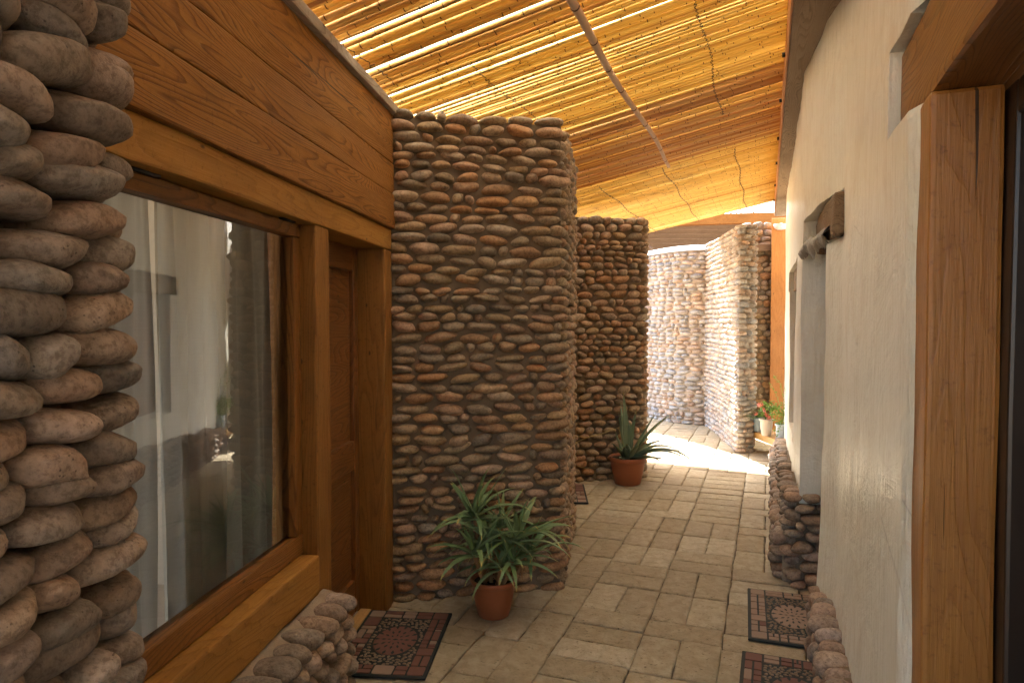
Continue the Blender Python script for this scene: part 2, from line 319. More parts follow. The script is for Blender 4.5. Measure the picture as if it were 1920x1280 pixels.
def pav_data(lx, ly, seed):
    r = random.Random(seed); hw, hh = lx / 2, ly / 2; e = .0055; nx, ny = 5, 4; v = []; f = []
    def ring(ins, z):
        pts = []
        for i in range(nx): pts.append((-hw + 2 * hw * i / nx, -hh))
        for i in range(ny): pts.append((hw, -hh + 2 * hh * i / ny))
        for i in range(nx): pts.append((hw - 2 * hw * i / nx, hh))
        for i in range(ny): pts.append((-hw, hh - 2 * hh * i / ny))
        return [(x * (1 - ins / hw) , y * (1 - ins / hh), z) for x, y in pts]
    a = ring(0, -.03); jit = [(r.uniform(-.0045, .0045), r.uniform(-.0045, .0045)) for _ in a]
    n = len(a)
    for ins, z in ((0, -.03), (0, -.006), (e, -.001), (.022, .0012)):
        for (x, y, zz), (jx, jy) in zip(ring(ins, z), jit): v.append((x + jx, y + jy, zz + (r.uniform(-.0012, .0012) if z > -.005 else 0)))
    for k in range(3):
        for i in range(n): f.append((k * n + i, k * n + (i + 1) % n, (k + 1) * n + (i + 1) % n, (k + 1) * n + i))
    f.append(tuple(range(3 * n, 4 * n))); return v, f
JW = .0065
pavA = [mesh('paver', *pav_data(.385 - JW, .192 - JW, i), [M_paver], True) for i in range(7)]
pavB = [mesh('paver', *pav_data(.1925 - JW, .384 - JW, 20 + i), [M_paver], True) for i in range(7)]
rp = random.Random(3); tiles = []
def pave_ok(p):
    q = p - PL; nl = q.dot(nL)
    if p.y < 3.9 and nl < -.16: return False
    if inpoly(p.x, p.y, [(-.4, 4.2), (.15, 4.25), (.3, 5.2), (-.4, 5.2)]) or inpoly(p.x, p.y, [(-.6, 6.75), (1.2, 7.1), (1.3, 7.6), (-.6, 7.6)]): return False
    return p.y < 12.6 and p.x > -1.2
for k in range(-2, 9):
    nc = .505 + .385 * k + .1925; s = -1.6 + rp.uniform(0, .35)
    while s < 12.6:
        if rp.random() < .6:
            p = Rw(s + .096, nc, 0); tiles.append((p, 'A')) if pave_ok(p) else None; s += .192
        else:
            for sg in (-1, 1):
                p = Rw(s + .192, nc + sg * .09625, 0); tiles.append((p, 'B')) if pave_ok(p) else None
            s += .384
tiles.sort(key=lambda t: (0 if (t[0].y > 2.6 and abs(t[0].x) < t[0].y * .78) else 1, t[0].y))
pm = MB()
for i, (p, ty) in enumerate(tiles):
    M = T(p.x, p.y, rp.uniform(-.0035, .0035)) @ Matrix.Rotation(-aR + rp.choice((0, math.pi)) + rp.uniform(-.006, .006), 4, 'Z') @ Matrix.Rotation(rp.uniform(-.004, .004), 4, 'X') @ Matrix.Rotation(rp.uniform(-.004, .004), 4, 'Y')
    dat = rp.choice(pavA if ty == 'A' else pavB)
    if i < 300: place('paver', dat, M, pav)
    else: pm.add([M @ v.co for v in dat.vertices], [tuple(q.vertices) for q in dat.polygons])
struct(pm.build('paving_beyond', [M_paver], None, pav), 'stuff')

# ------------------------------------------------------------------ river stone walls
def ico(sub):
    bm = bmesh.new(); bmesh.ops.create_icosphere(bm, subdivisions=sub, radius=1); v = [q.co.copy() for q in bm.verts]; f = [tuple(x.index for x in q.verts) for q in bm.faces]; bm.free(); return v, f
def stone_var(sub, seed):
    V, F = ico(sub); r = random.Random(seed); p = r.uniform(.72, .86) if sub > 3 else r.uniform(.78, 1.0); ph = [r.uniform(0, 6.28) for _ in range(9)]; am = r.uniform(.5, 1.2); out = []
    off = Vector((seed * 1.7, seed * .9, 3)); cut = r.uniform(.82, 1.15); cd = Vector((r.uniform(-1, 1), r.uniform(.1, 1), r.uniform(-1, 1))).normalized()
    for v in V:
        q = Vector([math.copysign(abs(c) ** p, c) for c in v])
        k = 1 + am * (.09 * math.sin(2.1 * v.x + ph[0]) * math.sin(1.7 * v.z + ph[1]) + .12 * mnoise.noise(v * 1.25 + off) + .03 * mnoise.noise(v * 3.2 + off))
        q = q * k; q.z += .18 * am * math.sin(1.6 * v.x + ph[3]) * .6; q.x += .10 * math.sin(2 * v.z + ph[4])
        d = q.dot(cd)
        if d > cut: q -= cd * (d - cut) * .75
        out.append(q * (1 + (+.010 * mnoise.noise(v * 7 + off) + .008 * mnoise.noise(v * 15 + off) if sub > 3 else 0)))
    lo = Vector([min(q[i] for q in out) for i in range(3)]); hi = Vector([max(q[i] for q in out) for i in range(3)])
    out = [Vector([(q[i] - (lo[i] + hi[i]) / 2) / (hi[i] - lo[i]) for i in range(3)]) for q in out]
    return out, F
ST_HI = [stone_var(4, i) for i in range(20)]; ST_LO = [stone_var(2, i + 40) for i in range(14)]; ST_MID = [stone_var(3, i) for i in range(20)]
_sd = {}
def stone_data(kind, i, mat):
    key = (kind, i, mat.name)
    if key not in _sd: _sd[key] = mesh('river_stone', *{'hi': ST_HI, 'lo': ST_LO, 'mid': ST_MID}[kind][i], [mat], True)
    return _sd[key]
class Path:
    def __init__(s, pts, rnd=.05):
        s.p = [Vector((a, b, 0)) for a, b in pts]; s.c = [0]; s.r = rnd
        for a, b in zip(s.p, s.p[1:]): s.c.append(s.c[-1] + (b - a).length)
        s.len = s.c[-1]
    def raw(s, t):
        t = max(0, min(s.len, t))
        for i in range(len(s.p) - 1):
            if t <= s.c[i + 1] or i == len(s.p) - 2:
                return s.p[i].lerp(s.p[i + 1], (t - s.c[i]) / (s.c[i + 1] - s.c[i]))
    def at(s, t):
        a, b = s.raw(t - s.r), s.raw(t + s.r); tn = (b - a).normalized()
        return (s.raw(t) * 2 + a + b) / 4 if s.r < t < s.len - s.r else s.raw(t), tn
def stone_wall(parent, pts, z0, ztop, kind, mats, seed, side=1, *a_, vst=.965, **k_):
    return _stone_wall(parent, pts, z0, ztop, kind, mats, seed, side, *a_, vst=vst, **k_)
def _stone_wall(parent, pts, z0, ztop, kind, mats, seed, side=1, H=(.056, .078), Lr=(1.4, 2.9), depth=.12, proud=.03, gap=.006, keep=None, rnd=.05, tilt=.07, wob=.012, cap=300, edge=.0, vst=.965):
    """courses of rounded stones along a path; side=+1: the wall's face is on the right of the path"""
    P = Path(pts, rnd); r = random.Random(seed); items = []; z = z0 - .01; zf = ztop if callable(ztop) else (lambda t: ztop); k = 0
    zmax = max(zf(0), zf(P.len))
    while z < zmax:
        hc = r.uniform(*H); t = -r.uniform(0, .06) + edge; ph = r.uniform(0, 6.28)
        while t < P.len - edge:
            l = hc * r.uniform(*Lr); l = min(l, .235)
            if r.random() < .10: l = hc * r.uniform(.9, 1.3)
            tc = t + l / 2
            if tc > P.len + .02: break
            h = hc * r.uniform(.9, 1.14); zz = z + hc / 2 + wob * math.sin(tc * 5 + ph) * .6 + r.uniform(-.005, .005)
            if zz + h * .3 < zf(tc):
                p, tn = P.at(tc); nn = Vector((tn.y, -tn.x, 0)) * side
                D = depth * r.uniform(.85, 1.15); M = Matrix((tn, nn, Vector((0, 0, 1)))).transposed().to_4x4()
                if M.determinant() < 0: M = Matrix((-tn, nn, Vector((0, 0, 1)))).transposed().to_4x4()
                M.translation = p + nn * (proud - D / 2 + r.uniform(-.008, .008)) + Vector((0, 0, zz))
                M = M @ Matrix.Rotation(r.gauss(0, tilt), 4, 'Y') @ Matrix.Rotation(r.gauss(0, .06), 4, 'Z') @ Matrix.Diagonal((l - gap, D, h - gap * .4, 1))
                if r.random() < .5: M = M @ Matrix.Rotation(math.pi, 4, 'Y')
                items.append((M, tc))
            t += l
        z += hc * vst
    mid = [it for it in items if keep is None or keep(*it)]
    mid.sort(key=lambda it: (it[0].translation - Vector((0, 0, 1.6))).length); ids = set(id(a) for a in mid[:cap])
    mb = MB()
    for it in items:
        if id(it) in ids: place('river_stone', stone_data(kind, r.randrange(len({'hi': ST_HI, 'lo': ST_LO, 'mid': ST_MID}[kind])), mats[0]), it[0], parent)
        else:
            V, F = r.choice(ST_LO); mb.add([it[0] @ v for v in V], F, 0, r.random())
    if mb.v: struct(mb.build('river_stone_rest', [mats[1]], WM[parent.name].copy() if False else Matrix(), parent, att=True), 'stuff')
WARM, GREY, PALE = (M_st_warm, M_st_warm_a), (M_st_grey, M_st_grey_a), (M_st_pale, M_st_pale_a)

# pillar between the plank facade and the alley
o = thing('stone_pillar', 'tall square pillar of mortared river stones beside the wooden door', 'pillar', (-.19, 4.3, 0))
prism('core', PIL1, -.05, 2.735, M_mortar, o)
stone_wall(o, [(-.655, 3.842), (.285, 4.04), (.47, 5.3)], 0, 2.775, 'mid', WARM, 11, 1, (.050, .070), (1.75, 3.3), .11, .036, .007, vst=.93, keep=lambda M, t: t < 1.12)
# second wall
o = thing('stone_wall', 'shaded river stone wall with the large aloe vera pot at its foot', 'wall', (.4, 6.9, 0))
prism('core', W2, -.05, 2.61, M_mortar, o)
stone_wall(o, [(-.6, 6.425), (1.335, 6.90), (1.46, 7.75)], 0, 2.65, 'mid', WARM, 12, 1, (.056, .082), (1.35, 2.5), .13, .05, .006, keep=lambda M, t: M.translation.x > .45 and t < 2.1, tilt=.09)
# curved sunny wall
CW = [(1.3, 13.1), (1.8, 12.3), (2.02, 11.9), (2.22, 11.35), (2.38, 10.88), (2.56, 10.56), (2.76, 10.42), (2.97, 10.36)]
CW2 = [(2.97, 10.36), (2.89, 9.4), (2.80, 8.6), (2.72, 8.18)]
def offset_path(pts, d):
    P = Path(pts, .08); out = []
    for i in range(25):
        p, t = P.at(P.len * i / 24); out.append((p.x + t.y * d, p.y - t.x * d))
    return out
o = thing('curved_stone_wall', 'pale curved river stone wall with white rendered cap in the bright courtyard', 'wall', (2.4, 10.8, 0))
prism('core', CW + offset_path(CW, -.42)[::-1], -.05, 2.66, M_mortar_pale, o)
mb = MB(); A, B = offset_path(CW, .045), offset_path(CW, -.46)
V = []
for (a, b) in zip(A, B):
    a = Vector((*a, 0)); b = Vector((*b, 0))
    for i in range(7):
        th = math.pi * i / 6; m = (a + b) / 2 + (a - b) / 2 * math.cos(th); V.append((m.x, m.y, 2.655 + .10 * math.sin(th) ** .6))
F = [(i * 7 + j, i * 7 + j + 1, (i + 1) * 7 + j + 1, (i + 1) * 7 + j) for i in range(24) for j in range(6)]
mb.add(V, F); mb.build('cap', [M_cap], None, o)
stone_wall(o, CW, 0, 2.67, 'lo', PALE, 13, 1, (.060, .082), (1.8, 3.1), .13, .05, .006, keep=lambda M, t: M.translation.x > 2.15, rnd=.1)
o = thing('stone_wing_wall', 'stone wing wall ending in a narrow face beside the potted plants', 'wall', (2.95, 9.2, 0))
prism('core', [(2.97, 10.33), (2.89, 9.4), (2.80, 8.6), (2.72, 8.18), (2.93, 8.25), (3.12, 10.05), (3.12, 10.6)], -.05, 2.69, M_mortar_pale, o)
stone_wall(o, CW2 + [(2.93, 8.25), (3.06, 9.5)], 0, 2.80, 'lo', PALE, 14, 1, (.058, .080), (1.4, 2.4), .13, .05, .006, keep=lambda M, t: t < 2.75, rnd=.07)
o = thing('stone_back_wall', 'dark stone wall with a timber lintel behind the orange post', 'wall', (3.6, 10.2, 0))
prism('core', [(3.42, 10.2), (4.4, 10.0), (4.45, 10.4), (3.46, 10.6)], -.05, 3.02, M_mortar, o)
stone_wall(o, [(3.42, 10.195), (4.4, 9.995)], 0, 3.06, 'lo', WARM, 15, 1, (.065, .11), (1.1, 2.0), .12, .04, .006, tilt=.16, keep=lambda M, t: t < .95 and not 2.6 < M.translation.z < 2.72)
beam('lintel', (3.43, 10.14, 2.66), (4.3, 9.96, 2.66), .1, .10, M_old, o)
# near pillar, window plinth
o = thing('stone_pillar', 'massive pillar of big bulging grey brown stones overlapping the window edge', 'pillar', L(-2.9, .1, 0))
q = [L(-2.47, -.02, 0), L(-2.50, .105, 0), L(-3.9, .105, 0), L(-3.9, -.02, 0)]; prism('core', [(p.x, p.y) for p in q], -.05, 3.0, M_mortar, o)
q = [L(-2.46, -.05, 0), L(-2.46, .13, 0), L(-3.9, .14, 0)]
stone_wall(o, [(p.x, p.y) for p in q], 0, 2.98, 'hi', GREY, 21, -1, (.064, .084), (1.75, 2.7), .19, .08, -.010, keep=lambda M, t: t < .95 and .5 < M.translation.z < 2.6, rnd=.05, tilt=.09, wob=.018, vst=.83)
o = thing('stone_plinth', 'low plinth of rounded stones with mud rendered top under the window', 'plinth', L(-2, .05, 0))
q = [L(-1.02, -.02, 0), L(-1.02, .085, 0), L(-2.46, .085, 0), L(-2.46, -.02, 0)]; prism('core', [(p.x, p.y) for p in q], -.05, .435, M_mud, o)
q = [L(-1.03, .0, 0), L(-1.02, .085, 0), L(-2.44, .09, 0)]
stone_wall(o, [(p.x, p.y) for p in q], 0, .475, 'mid', GREY, 22, -1, (.06, .076), (1.25, 2.0), .17, .07, -.004, rnd=.04, tilt=.12)
mb = MB(); V = []; NS = 60
for i in range(NS + 1):
    s = -2.46 + i * (1.47) / NS
    for j, (n, z) in enumerate(((-.01, .478), (.02, .474), (.05, .46), (.075, .435), (.088, .39))):
        e = mnoise.noise(Vector((s * 6, n * 20, 1))) ; V.append(L(s, n + .012 * e * (j > 1), z + .012 * e - (.03 if i == NS else 0)))
mb.add(V, [(i * 5 + j, i * 5 + j + 1, (i + 1) * 5 + j + 1, (i + 1) * 5 + j) for i in range(NS) for j in range(4)]); mb.build('rendered_top', [M_mud], None, o)

# ------------------------------------------------------------------ left timber facade
o = thing('timber_wall', 'orange brown plank wall above a heavy lintel beam and window', 'wall', L(-1.2, 0, 0))
def lb(name, s0, s1, n0, n1, z0, z1, mat, par, sub=10, rough=.004, bev=.006):     # horizontal timber
    return beam(name, L(s0, (n0 + n1) / 2, (z0 + z1) / 2), L(s1, (n0 + n1) / 2, (z0 + z1) / 2), n1 - n0, z1 - z0, mat, par, sub=sub, rough=rough, bev=bev)
def lv(name, s0, s1, n0, n1, z0, z1, mat, par, sub=8, rough=.003, bev=.006):      # upright timber
    return beam(name, L((s0 + s1) / 2, (n0 + n1) / 2, z0), L((s0 + s1) / 2, (n0 + n1) / 2, z1), s1 - s0, n1 - n0, mat, par, up=nL, sub=sub, rough=rough, bev=bev)
lb('lintel', -3.3, -.004, -.22, 0, 1.988, 2.106, M_beam, o, 14, .006, .008)
for z0, z1, n in ((2.109, 2.296, .016), (2.301, 2.468, .011), (2.473, 2.738, .007)): lb('plank', -3.3, .02, -.06, n, z0, z1, M_plank, o, 10, .003, .007)
lb('cap_board', -3.3, .05, -.16, .034, 2.741, 2.79, M_cap_wood, o, 10, .004)
lb('sill', -2.9, -1.072, -.2, .004, .484, .645, M_beam, o, 10, .005, .01)
lv('post', -1.068, -.913, -.2, -.004, .0, 1.987, M_post, o, 10, .004, .009)
lv('post', -.135, .004, -.2, .0, -.02, 1.987, M_post, o, 10, .004, .012)
lv('post', -2.98, -2.86, -.2, 0, 0, 1.98, M_post, o)
# window: frame, pane, hinges
wv = thing('window', 'big fixed window with brown wood frame reflecting the alley', 'window', L(-1.9, -.1, .65))
lb('bottom_rail', -2.86, -1.074, -.12, -.062, .648, .728, M_frame, wv, 6, .001, .006)
lb('top_rail', -2.86, -1.074, -.12, -.062, 1.932, 1.984, M_frame, wv, 6, .001, .006)
lv('stile', -1.139, -1.073, -.122, -.064, .73, 1.93, M_frame, wv, 4, .001, .006); lv('stile', -2.86, -2.79, -.122, -.064, .73, 1.93, M_frame, wv, 4, .001)
v4 = [L(-2.79, -.094, .72), L(-1.135, -.094, .72), L(-1.135, -.094, 1.94), L(-2.79, -.094, 1.94)]
place('pane', mesh('pane', v4, [(0, 1, 2, 3)], [M_glass]), Matrix(), wv)
for s in (-1.27, -2.12):
    V, F = tube([L(s, -.055, 1.986), L(s + .12, -.055, 1.986)], .008, 8); mb = MB(); mb.add(V, F); mb.build('hinge', [M_iron], None, wv)
# curtains
def curtain(name, s0, s1, n, z0, z1, amp, nf, mat, seed):
    r = random.Random(seed); V = []; N = 160; ph = r.uniform(0, 6)
    for i in range(N + 1):
        t = i / N; s = s0 + (s1 - s0) * t
        for j in range(9):
            z = z0 + (z1 - z0) * j / 8; a = amp * (.55 + .45 * (1 - j / 8)); w_ = math.sin(t * nf * 6.28 + ph + .5 * math.sin(t * 17 + seed) + .25 * math.sin(j * .5)) + .4 * math.sin(t * nf * 13.1 + ph * 2)
            V.append(L(s + .012 * math.sin(j * .7 + t * 30), n + a * w_, z))
    mb = MB(); mb.add(V, [(i * 9 + j, (i + 1) * 9 + j, (i + 1) * 9 + j + 1, i * 9 + j + 1) for i in range(N) for j in range(8)])
    c = mb.build(name, [mat], None); 
    c.data.transform(T(-L((s0 + s1) / 2, n, z0))); c.matrix_basis = T(L((s0 + s1) / 2, n, z0)); WM[c.name] = c.matrix_basis.copy(); return c
tag(curtain('curtain', -2.75, -1.88, -.165, .3, 2.1, .022, 7, M_curt, 1), 'white sheer curtain hanging behind the glass next to the stone pillar', 'curtain')
tag(curtain('curtain', -1.86, -1.50, -.15, .3, 2.1, .014, 3, M_curt, 5), 'bright white curtain panel with a straight edge in mid window', 'curtain')
tag(curtain('curtain', -1.80, -1.09, -.19, .3, 2.1, .02, 4, M_curt2, 2), 'greyish linen curtain at the door end of the window', 'curtain')
# room behind the window, its rear opened so daylight backlights the curtains
def room(name, s0, s1, n0, n1, z0, z1, mat):
    c = [L(s, n, z) for z in (z0, z1) for s, n in ((s0, n0), (s1, n0), (s1, n1), (s0, n1))]; b = L((s0 + s1) / 2, (n0 + n1) / 2, z0)
    return struct(place(name, mesh(name, [p - b for p in c], [(0, 1, 2, 3), (7, 6, 5, 4), (2, 1, 5, 6), (0, 3, 7, 4)], [mat]), T(b)))
room('room_interior', -3.6, .1, -3.2, -.201, .0, 2.735, M_room)
b = L(-.9, -3.2, 0); struct(place('room_rear_wall', box_data('room_rear_wall', .1, 2.0, 2.7, M_room, 0), Matrix.LocRotScale(L(-.85, -3.15, 1.35), Matrix.Rotation(-aL, 3, 'Z').to_quaternion(), None)))  # unseen partial wall, added to trim the daylight behind the curtains
tag(place('partition', box_data('partition', .5, .04, 2.3, M_door), Matrix.LocRotScale(L(-.80, -.42, 1.15), Matrix.Rotation(-aL, 3, 'Z').to_quaternion(), None)), 'dark wooden panel inside the room behind the curtain', 'panel')
# facade wall below sill behind plinth
lb('apron', -2.9, -1.07, -.2, -.02, 0, .48, M_post, o, 2)
# door
dr = thing('door', 'dark brown panelled wooden door set deep between two posts', 'door', L(-.52, -.15, 0))
lv('stile', -.205, -.135, -.195, -.150, .02, 1.985, M_door, dr, 4, .001); lv('stile', -.91, -.82, -.195, -.150, .02, 1.985, M_door, dr, 4, .001)
for z0, z1 in ((.02, .2), (.80, .955), (1.86, 1.985)): lb('rail', -.818, -.207, -.195, -.151, z0, z1, M_door, dr, 3, .001)
for z0, z1 in ((.2, .80), (.955, 1.86)):
    lb('panel', -.82, -.206, -.188, -.172, z0 + .001, z1 - .001, M_door, dr, 3, .001)
    lb('raised_field', -.76, -.255, -.174, -.163, z0 + .05, z1 - .05, M_door, dr, 3, .0, .01)
lb('threshold', -.912, -.137, -.148, -.085, -.01, .018, M_bench, dr, 4, .001)
# unseen plank wall added to keep light from flooding the recess
q = [Vector((-.5, 5.2, 0)), Vector((-.36, 6.6, 0))]
o = thing('recess_light_block', 'plank wall of the recess behind the stone pillar', 'wall', (-.45, 5.9, 0))
for i in range(13): beam('plank', q[0] + Vector((0, 0, .1 + .2 * i)), q[1] + Vector((0, 0, .1 + .2 * i)), .08, .197, M_plank, o, sub=2)

# ------------------------------------------------------------------ right plaster wall
def nwall(s):
    if s < 1.76: return -.055 * (1 - max(0, s - 1.665) / .095) ** 2 if s > 1.66 else 0.
    if s < 3.3: return 0.
    if s < 3.56: return .052 * (s - 3.3) / .26
    if s < 4.31: return .052 + .069 * (s - 3.56) / .75
    if s < 8.72: return .121
    if s < 8.80: return .121 - .42 * (s - 8.72) / .08
    return -.30
def opening(s, z):
    return (.55 < s < 1.665 and z < 2.1) or (.2 < s < 2.04 and 2.1 < z < 2.33) or (3.56 < s < 4.31 and z < 1.985) or (3.24 < s < 4.36 and 1.985 < z < 2.19) or (5.3 < s < 6.6 and .67 < z < 1.86) or (5.15 < s < 6.8 and 1.86 < z < 2.05)
def axis(keys, step):
    out = []
    for a, b in zip(keys, keys[1:]):
        n = max(1, round((b - a) / step)); out += [a + (b - a) * i / n for i in range(n)]
    return out + [keys[-1]]
sa = axis([-2.6, .2, .55, 1.665, 1.70, 1.76, 2.04, 3.24, 3.3, 3.56, 4.31, 4.36, 5.15, 5.3, 6.6, 6.8, 8.70, 8.72, 8.80, 11.3], .045); za = axis([-.05, .67, 1.86, 1.985, 2.05, 2.1, 2.19, 2.33, 3.6], .045)
V = []; idx = {}; F = []
for i, s in enumerate(sa):
    for j, z in enumerate(za):
        base = .045 * max(0, 1 - z / .5) ** 2 if s < 4 else .0
        e = mnoise.noise(Vector((s * 1.6, z * 1.3, .3))) * .012 + mnoise.noise(Vector((s * 6, z * 4, 7))) * .004
        se = .012 * mnoise.noise(Vector((s * 2, z * 5, 11))); ze = .012 * mnoise.noise(Vector((s * 5, z * 2, 21)))
        V.append(Rw(s + se, nwall(s) + base + e, z + ze)); idx[i, j] = len(V) - 1
for i in range(len(sa) - 1):
    for j in range(len(za) - 1):
        if not opening((sa[i] + sa[i + 1]) / 2, (za[j] + za[j + 1]) / 2): F.append((idx[i, j], idx[i, j + 1], idx[i + 1, j + 1], idx[i + 1, j]))
used = sorted({k for f in F for k in f}); mp = {k: i for i, k in enumerate(used)}
bR = Rw(4, 0, 0)
wl = thing('adobe_wall', 'cream adobe plaster wall with rounded door openings and uneven surface', 'wall', bR)
wp = place('plaster', mesh('plaster', [V[k] - bR for k in used], [tuple(mp[k] for k in f) for f in F], [M_plaster], True), T(bR), wl)
sm = wp.modifiers.new('thick', 'SOLIDIFY'); sm.thickness = .34; sm.offset = -1; sm.use_even_offset = False
bv = wp.modifiers.new('round', 'BEVEL'); bv.width = .018; bv.segments = 3; bv.limit_method = 'ANGLE'; bv.angle_limit = R(50)
wn = wp.modifiers.new('wn', 'WEIGHTED_NORMAL')
# check that the normals face the alley
def rb(name, s0, s1, n0, n1, z0, z1, mat, par, sub=8, rough=.004, bev=.008):
    return beam(name, Rw(s0, (n0 + n1) / 2, (z0 + z1) / 2), Rw(s1, (n0 + n1) / 2, (z0 + z1) / 2), n1 - n0, z1 - z0, mat, par, sub=sub, rough=rough, bev=bev)
def rv(name, s0, s1, n0, n1, z0, z1, mat, par, sub=8, rough=.003, bev=.008):
    return beam(name, Rw((s0 + s1) / 2, (n0 + n1) / 2, z0), Rw((s0 + s1) / 2, (n0 + n1) / 2, z1), s1 - s0, n1 - n0, mat, par, up=nR, sub=sub, rough=rough, bev=bev)
dd = thing('doorway', 'doorway with thick honey coloured wood post, wood lintel and dark door', 'doorway', Rw(1.1, -.1, 0))
rb('lintel', .22, 2.03, -.24, -.022, 2.098, 2.325, M_frame, dd, 12, .006, .012)
rv('post', 1.605, 1.80, -.155, -.018, -.02, 2.097, M_rpost, dd, 12, .004, .01)
rv('post', .42, .6, -.155, -.018, -.02, 2.097, M_rpost, dd, 8, .004, .01)
rv('door_frame', 1.55, 1.80, -.215, -.157, 0, 2.09, M_black, dd, 2); rv('door_frame', .42, .65, -.215, -.157, 0, 2.09, M_black, dd, 2); rb('door_frame', .65, 1.549, -.215, -.157, 2.02, 2.09, M_black, dd, 2)
rv('door_leaf', .651, 1.548, -.235, -.19, .01, 2.018, M_dark_door, dd, 2)
d2 = thing('doorway', 'recessed doorway under a rough broken lintel in the adobe wall', 'doorway', Rw(3.9, -.1, 0))
rb('lintel', 3.25, 4.35, -.22, .045, 1.988, 2.175, M_old, d2, 24, .022, .02)
rv('door_leaf', 3.5, 4.4, -.29, -.24, .0, 1.98, M_door, d2, 2)
V = []; NS = 70
for i in range(NS + 1):
    s = 3.42 + .9 * i / NS; nn_ = .058 + .07 * max(0, s - 3.56) / .75
    hang = .035 + .06 * max(0, mnoise.noise(Vector((s * 9, 3, 1))) + .25) + .02 * mnoise.noise(Vector((s * 40, 1, 1)))
    for j in range(7):
        t = j / 6; e = .012 * mnoise.noise(Vector((s * 28, t * 5, 2))); V.append(Rw(s, nn_ - .015 + .03 * math.sin(math.pi * t) + e, 2.045 + .05 * mnoise.noise(Vector((s * 7, 0, 5))) - (hang + .03) * t))
mb = MB(); mb.add(V, [(i * 7 + j, i * 7 + j + 1, (i + 1) * 7 + j + 1, (i + 1) * 7 + j) for i in range(NS) for j in range(6)]); mb.build('crumbling_render', [M_crumb], None, d2)
w3 = thing('wall_window', 'small brown shuttered window in the adobe wall close to the bench', 'window', Rw(5.9, 0, .67))
rb('lintel', 5.16, 6.79, -.15, .09, 1.862, 2.045, M_old, w3); rv('shutter', 5.32, 5.95, -.06, -.02, .68, 1.855, M_door, w3, 2); rv('shutter', 5.955, 6.58, -.06, -.02, .68, 1.855, M_door, w3, 2)
# plinth stones of the right wall
o = thing('wall_plinth', 'stone plinth with rendered kerb between recessed adobe doorway and bench', 'plinth', Rw(6, .15, 0))
c4 = [Rw(s, n, 0) for s, n in ((4.30, -.2), (4.30, .138), (8.3, .138), (8.3, -.2))]; prism('core', [(p.x, p.y) for p in c4], -.05, .25, M_mortar, o)
for sa_, sb_, zt_ in ((4.299, 5.2, .50), (5.2, 6.6, .41)): prism('core', [tuple(Rw(a, b, 0).xy) for a, b in ((sa_, -.2), (sa_, .137), (sb_, .137), (sb_, -.2))], .2, zt_, M_mortar, o)
q = [Rw(4.295, -.2, 0), Rw(4.295, .13, 0), Rw(8.4, .13, 0)]
stone_wall(o, [(p.x, p.y) for p in q], 0, lambda t: .57 - .07 * max(0, t - .34), 'mid', GREY, 31, 1, (.05, .07), (1.4, 2.3), .12, .03, .004, rnd=.03, tilt=.06)
k4 = [Rw(s, n, 0) for s, n in ((4.34, .14), (4.34, .212), (7.75, .212), (7.75, .14))]; prism('kerb', [(p.x, p.y) for p in k4], -.05, .265, M_mud, o)
q = [Rw(4.36, .205, 0), Rw(7.75, .205, 0)]
stone_wall(o, [(p.x, p.y) for p in q], 0, .30, 'mid', GREY, 32, 1, (.055, .075), (1.2, 2.2), .11, .04, .004, tilt=.1, cap=150)
q = [Rw(4.37, .17, 0), Rw(7.75, .17, 0)]
stone_wall(o, [(p.x, p.y) for p in q], .235, .29, 'mid', GREY, 34, 1, (.05, .06), (2., 3.2), .12, .055, .004, tilt=.05, cap=60)
o = thing('wall_base_stones', 'rounded base stones bulging from the adobe wall foot beside two mats', 'plinth', Rw(2.9, .05, 0))
c4 = [Rw(s, n, 0) for s, n in ((1.75, -.05), (1.75, .03), (3.3, .03), (3.52, .06), (3.52, -.05))]; prism('core', [(p.x, p.y) for p in c4], -.05, .27, M_mortar, o)
q = [Rw(1.75, .02, 0), Rw(3.3, .03, 0), Rw(3.48, .055, 0), Rw(3.53, .0, 0)][::-1]
stone_wall(o, [(p.x, p.y) for p in q], 0, .35, 'mid', GREY, 33, -1, (.06, .095), (.95, 1.5), .12, .035, .002, rnd=.04, tilt=.25, wob=.03)

# ------------------------------------------------------------------ eave beam, post, lamp
aC = R(20.4); dC = Vector((math.sin(aC), math.cos(aC), 0)); tC = Vector((-dC.y, dC.x, 0)); PC = Vector((.097, 0, 3.28)); SLP = .21
def Cn(s, t, h=0.): return PC + dC * s + tC * t + Vector((0, 0, -SLP * t + h))
o = thing('eave_beam', 'long weathered timber beam along the top of the adobe wall', 'beam', Cn(4, 0, -.2))
def ebox(name, t0, t1, z0, z1, s0, s1, mat):
    m = (t0 + t1) / 2; return beam(name, PC + dC * s0 + tC * m + Vector((0, 0, (z0 + z1) / 2 - 3.28)), PC + dC * s1 + tC * m + Vector((0, 0, (z0 + z1) / 2 - 3.28)), t1 - t0, z1 - z0, mat, o, sub=16, rough=.004)
ebox('beam', -.30, -.012, 3.05, 3.27, -2.5, 10.25, M_rbeam); ebox('fascia', -.010, .0, 3.056, 3.275, -2.5, 10.25, M_orange)  # orange side board paints the sunlit tone onto the beam's face
for s in (3.4, 4.4, 5.3, 6.4, 7.4, 8.6, 9.7):
    mb = MB(); mb.add(*tube([PC + dC * s + Vector((0, 0, -.10)), PC + dC * s + tC * .018 + Vector((0, 0, -.10))], .014, 10)); mb.build('bolt', [M_iron], None, o)
beam_o = tag(beam('wooden_post', (3.84, 9.86, -.02), (3.84, 9.86, 3.052), .21, .2, M_orange, up=tC, sub=6, rough=.003), 'tall orange wooden post carrying the end of the eave beam', 'post')
lp = thing('wall_lamp', 'small white half dome lamp fixed high on the orange post', 'lamp', (3.83, 9.68, 2.93))
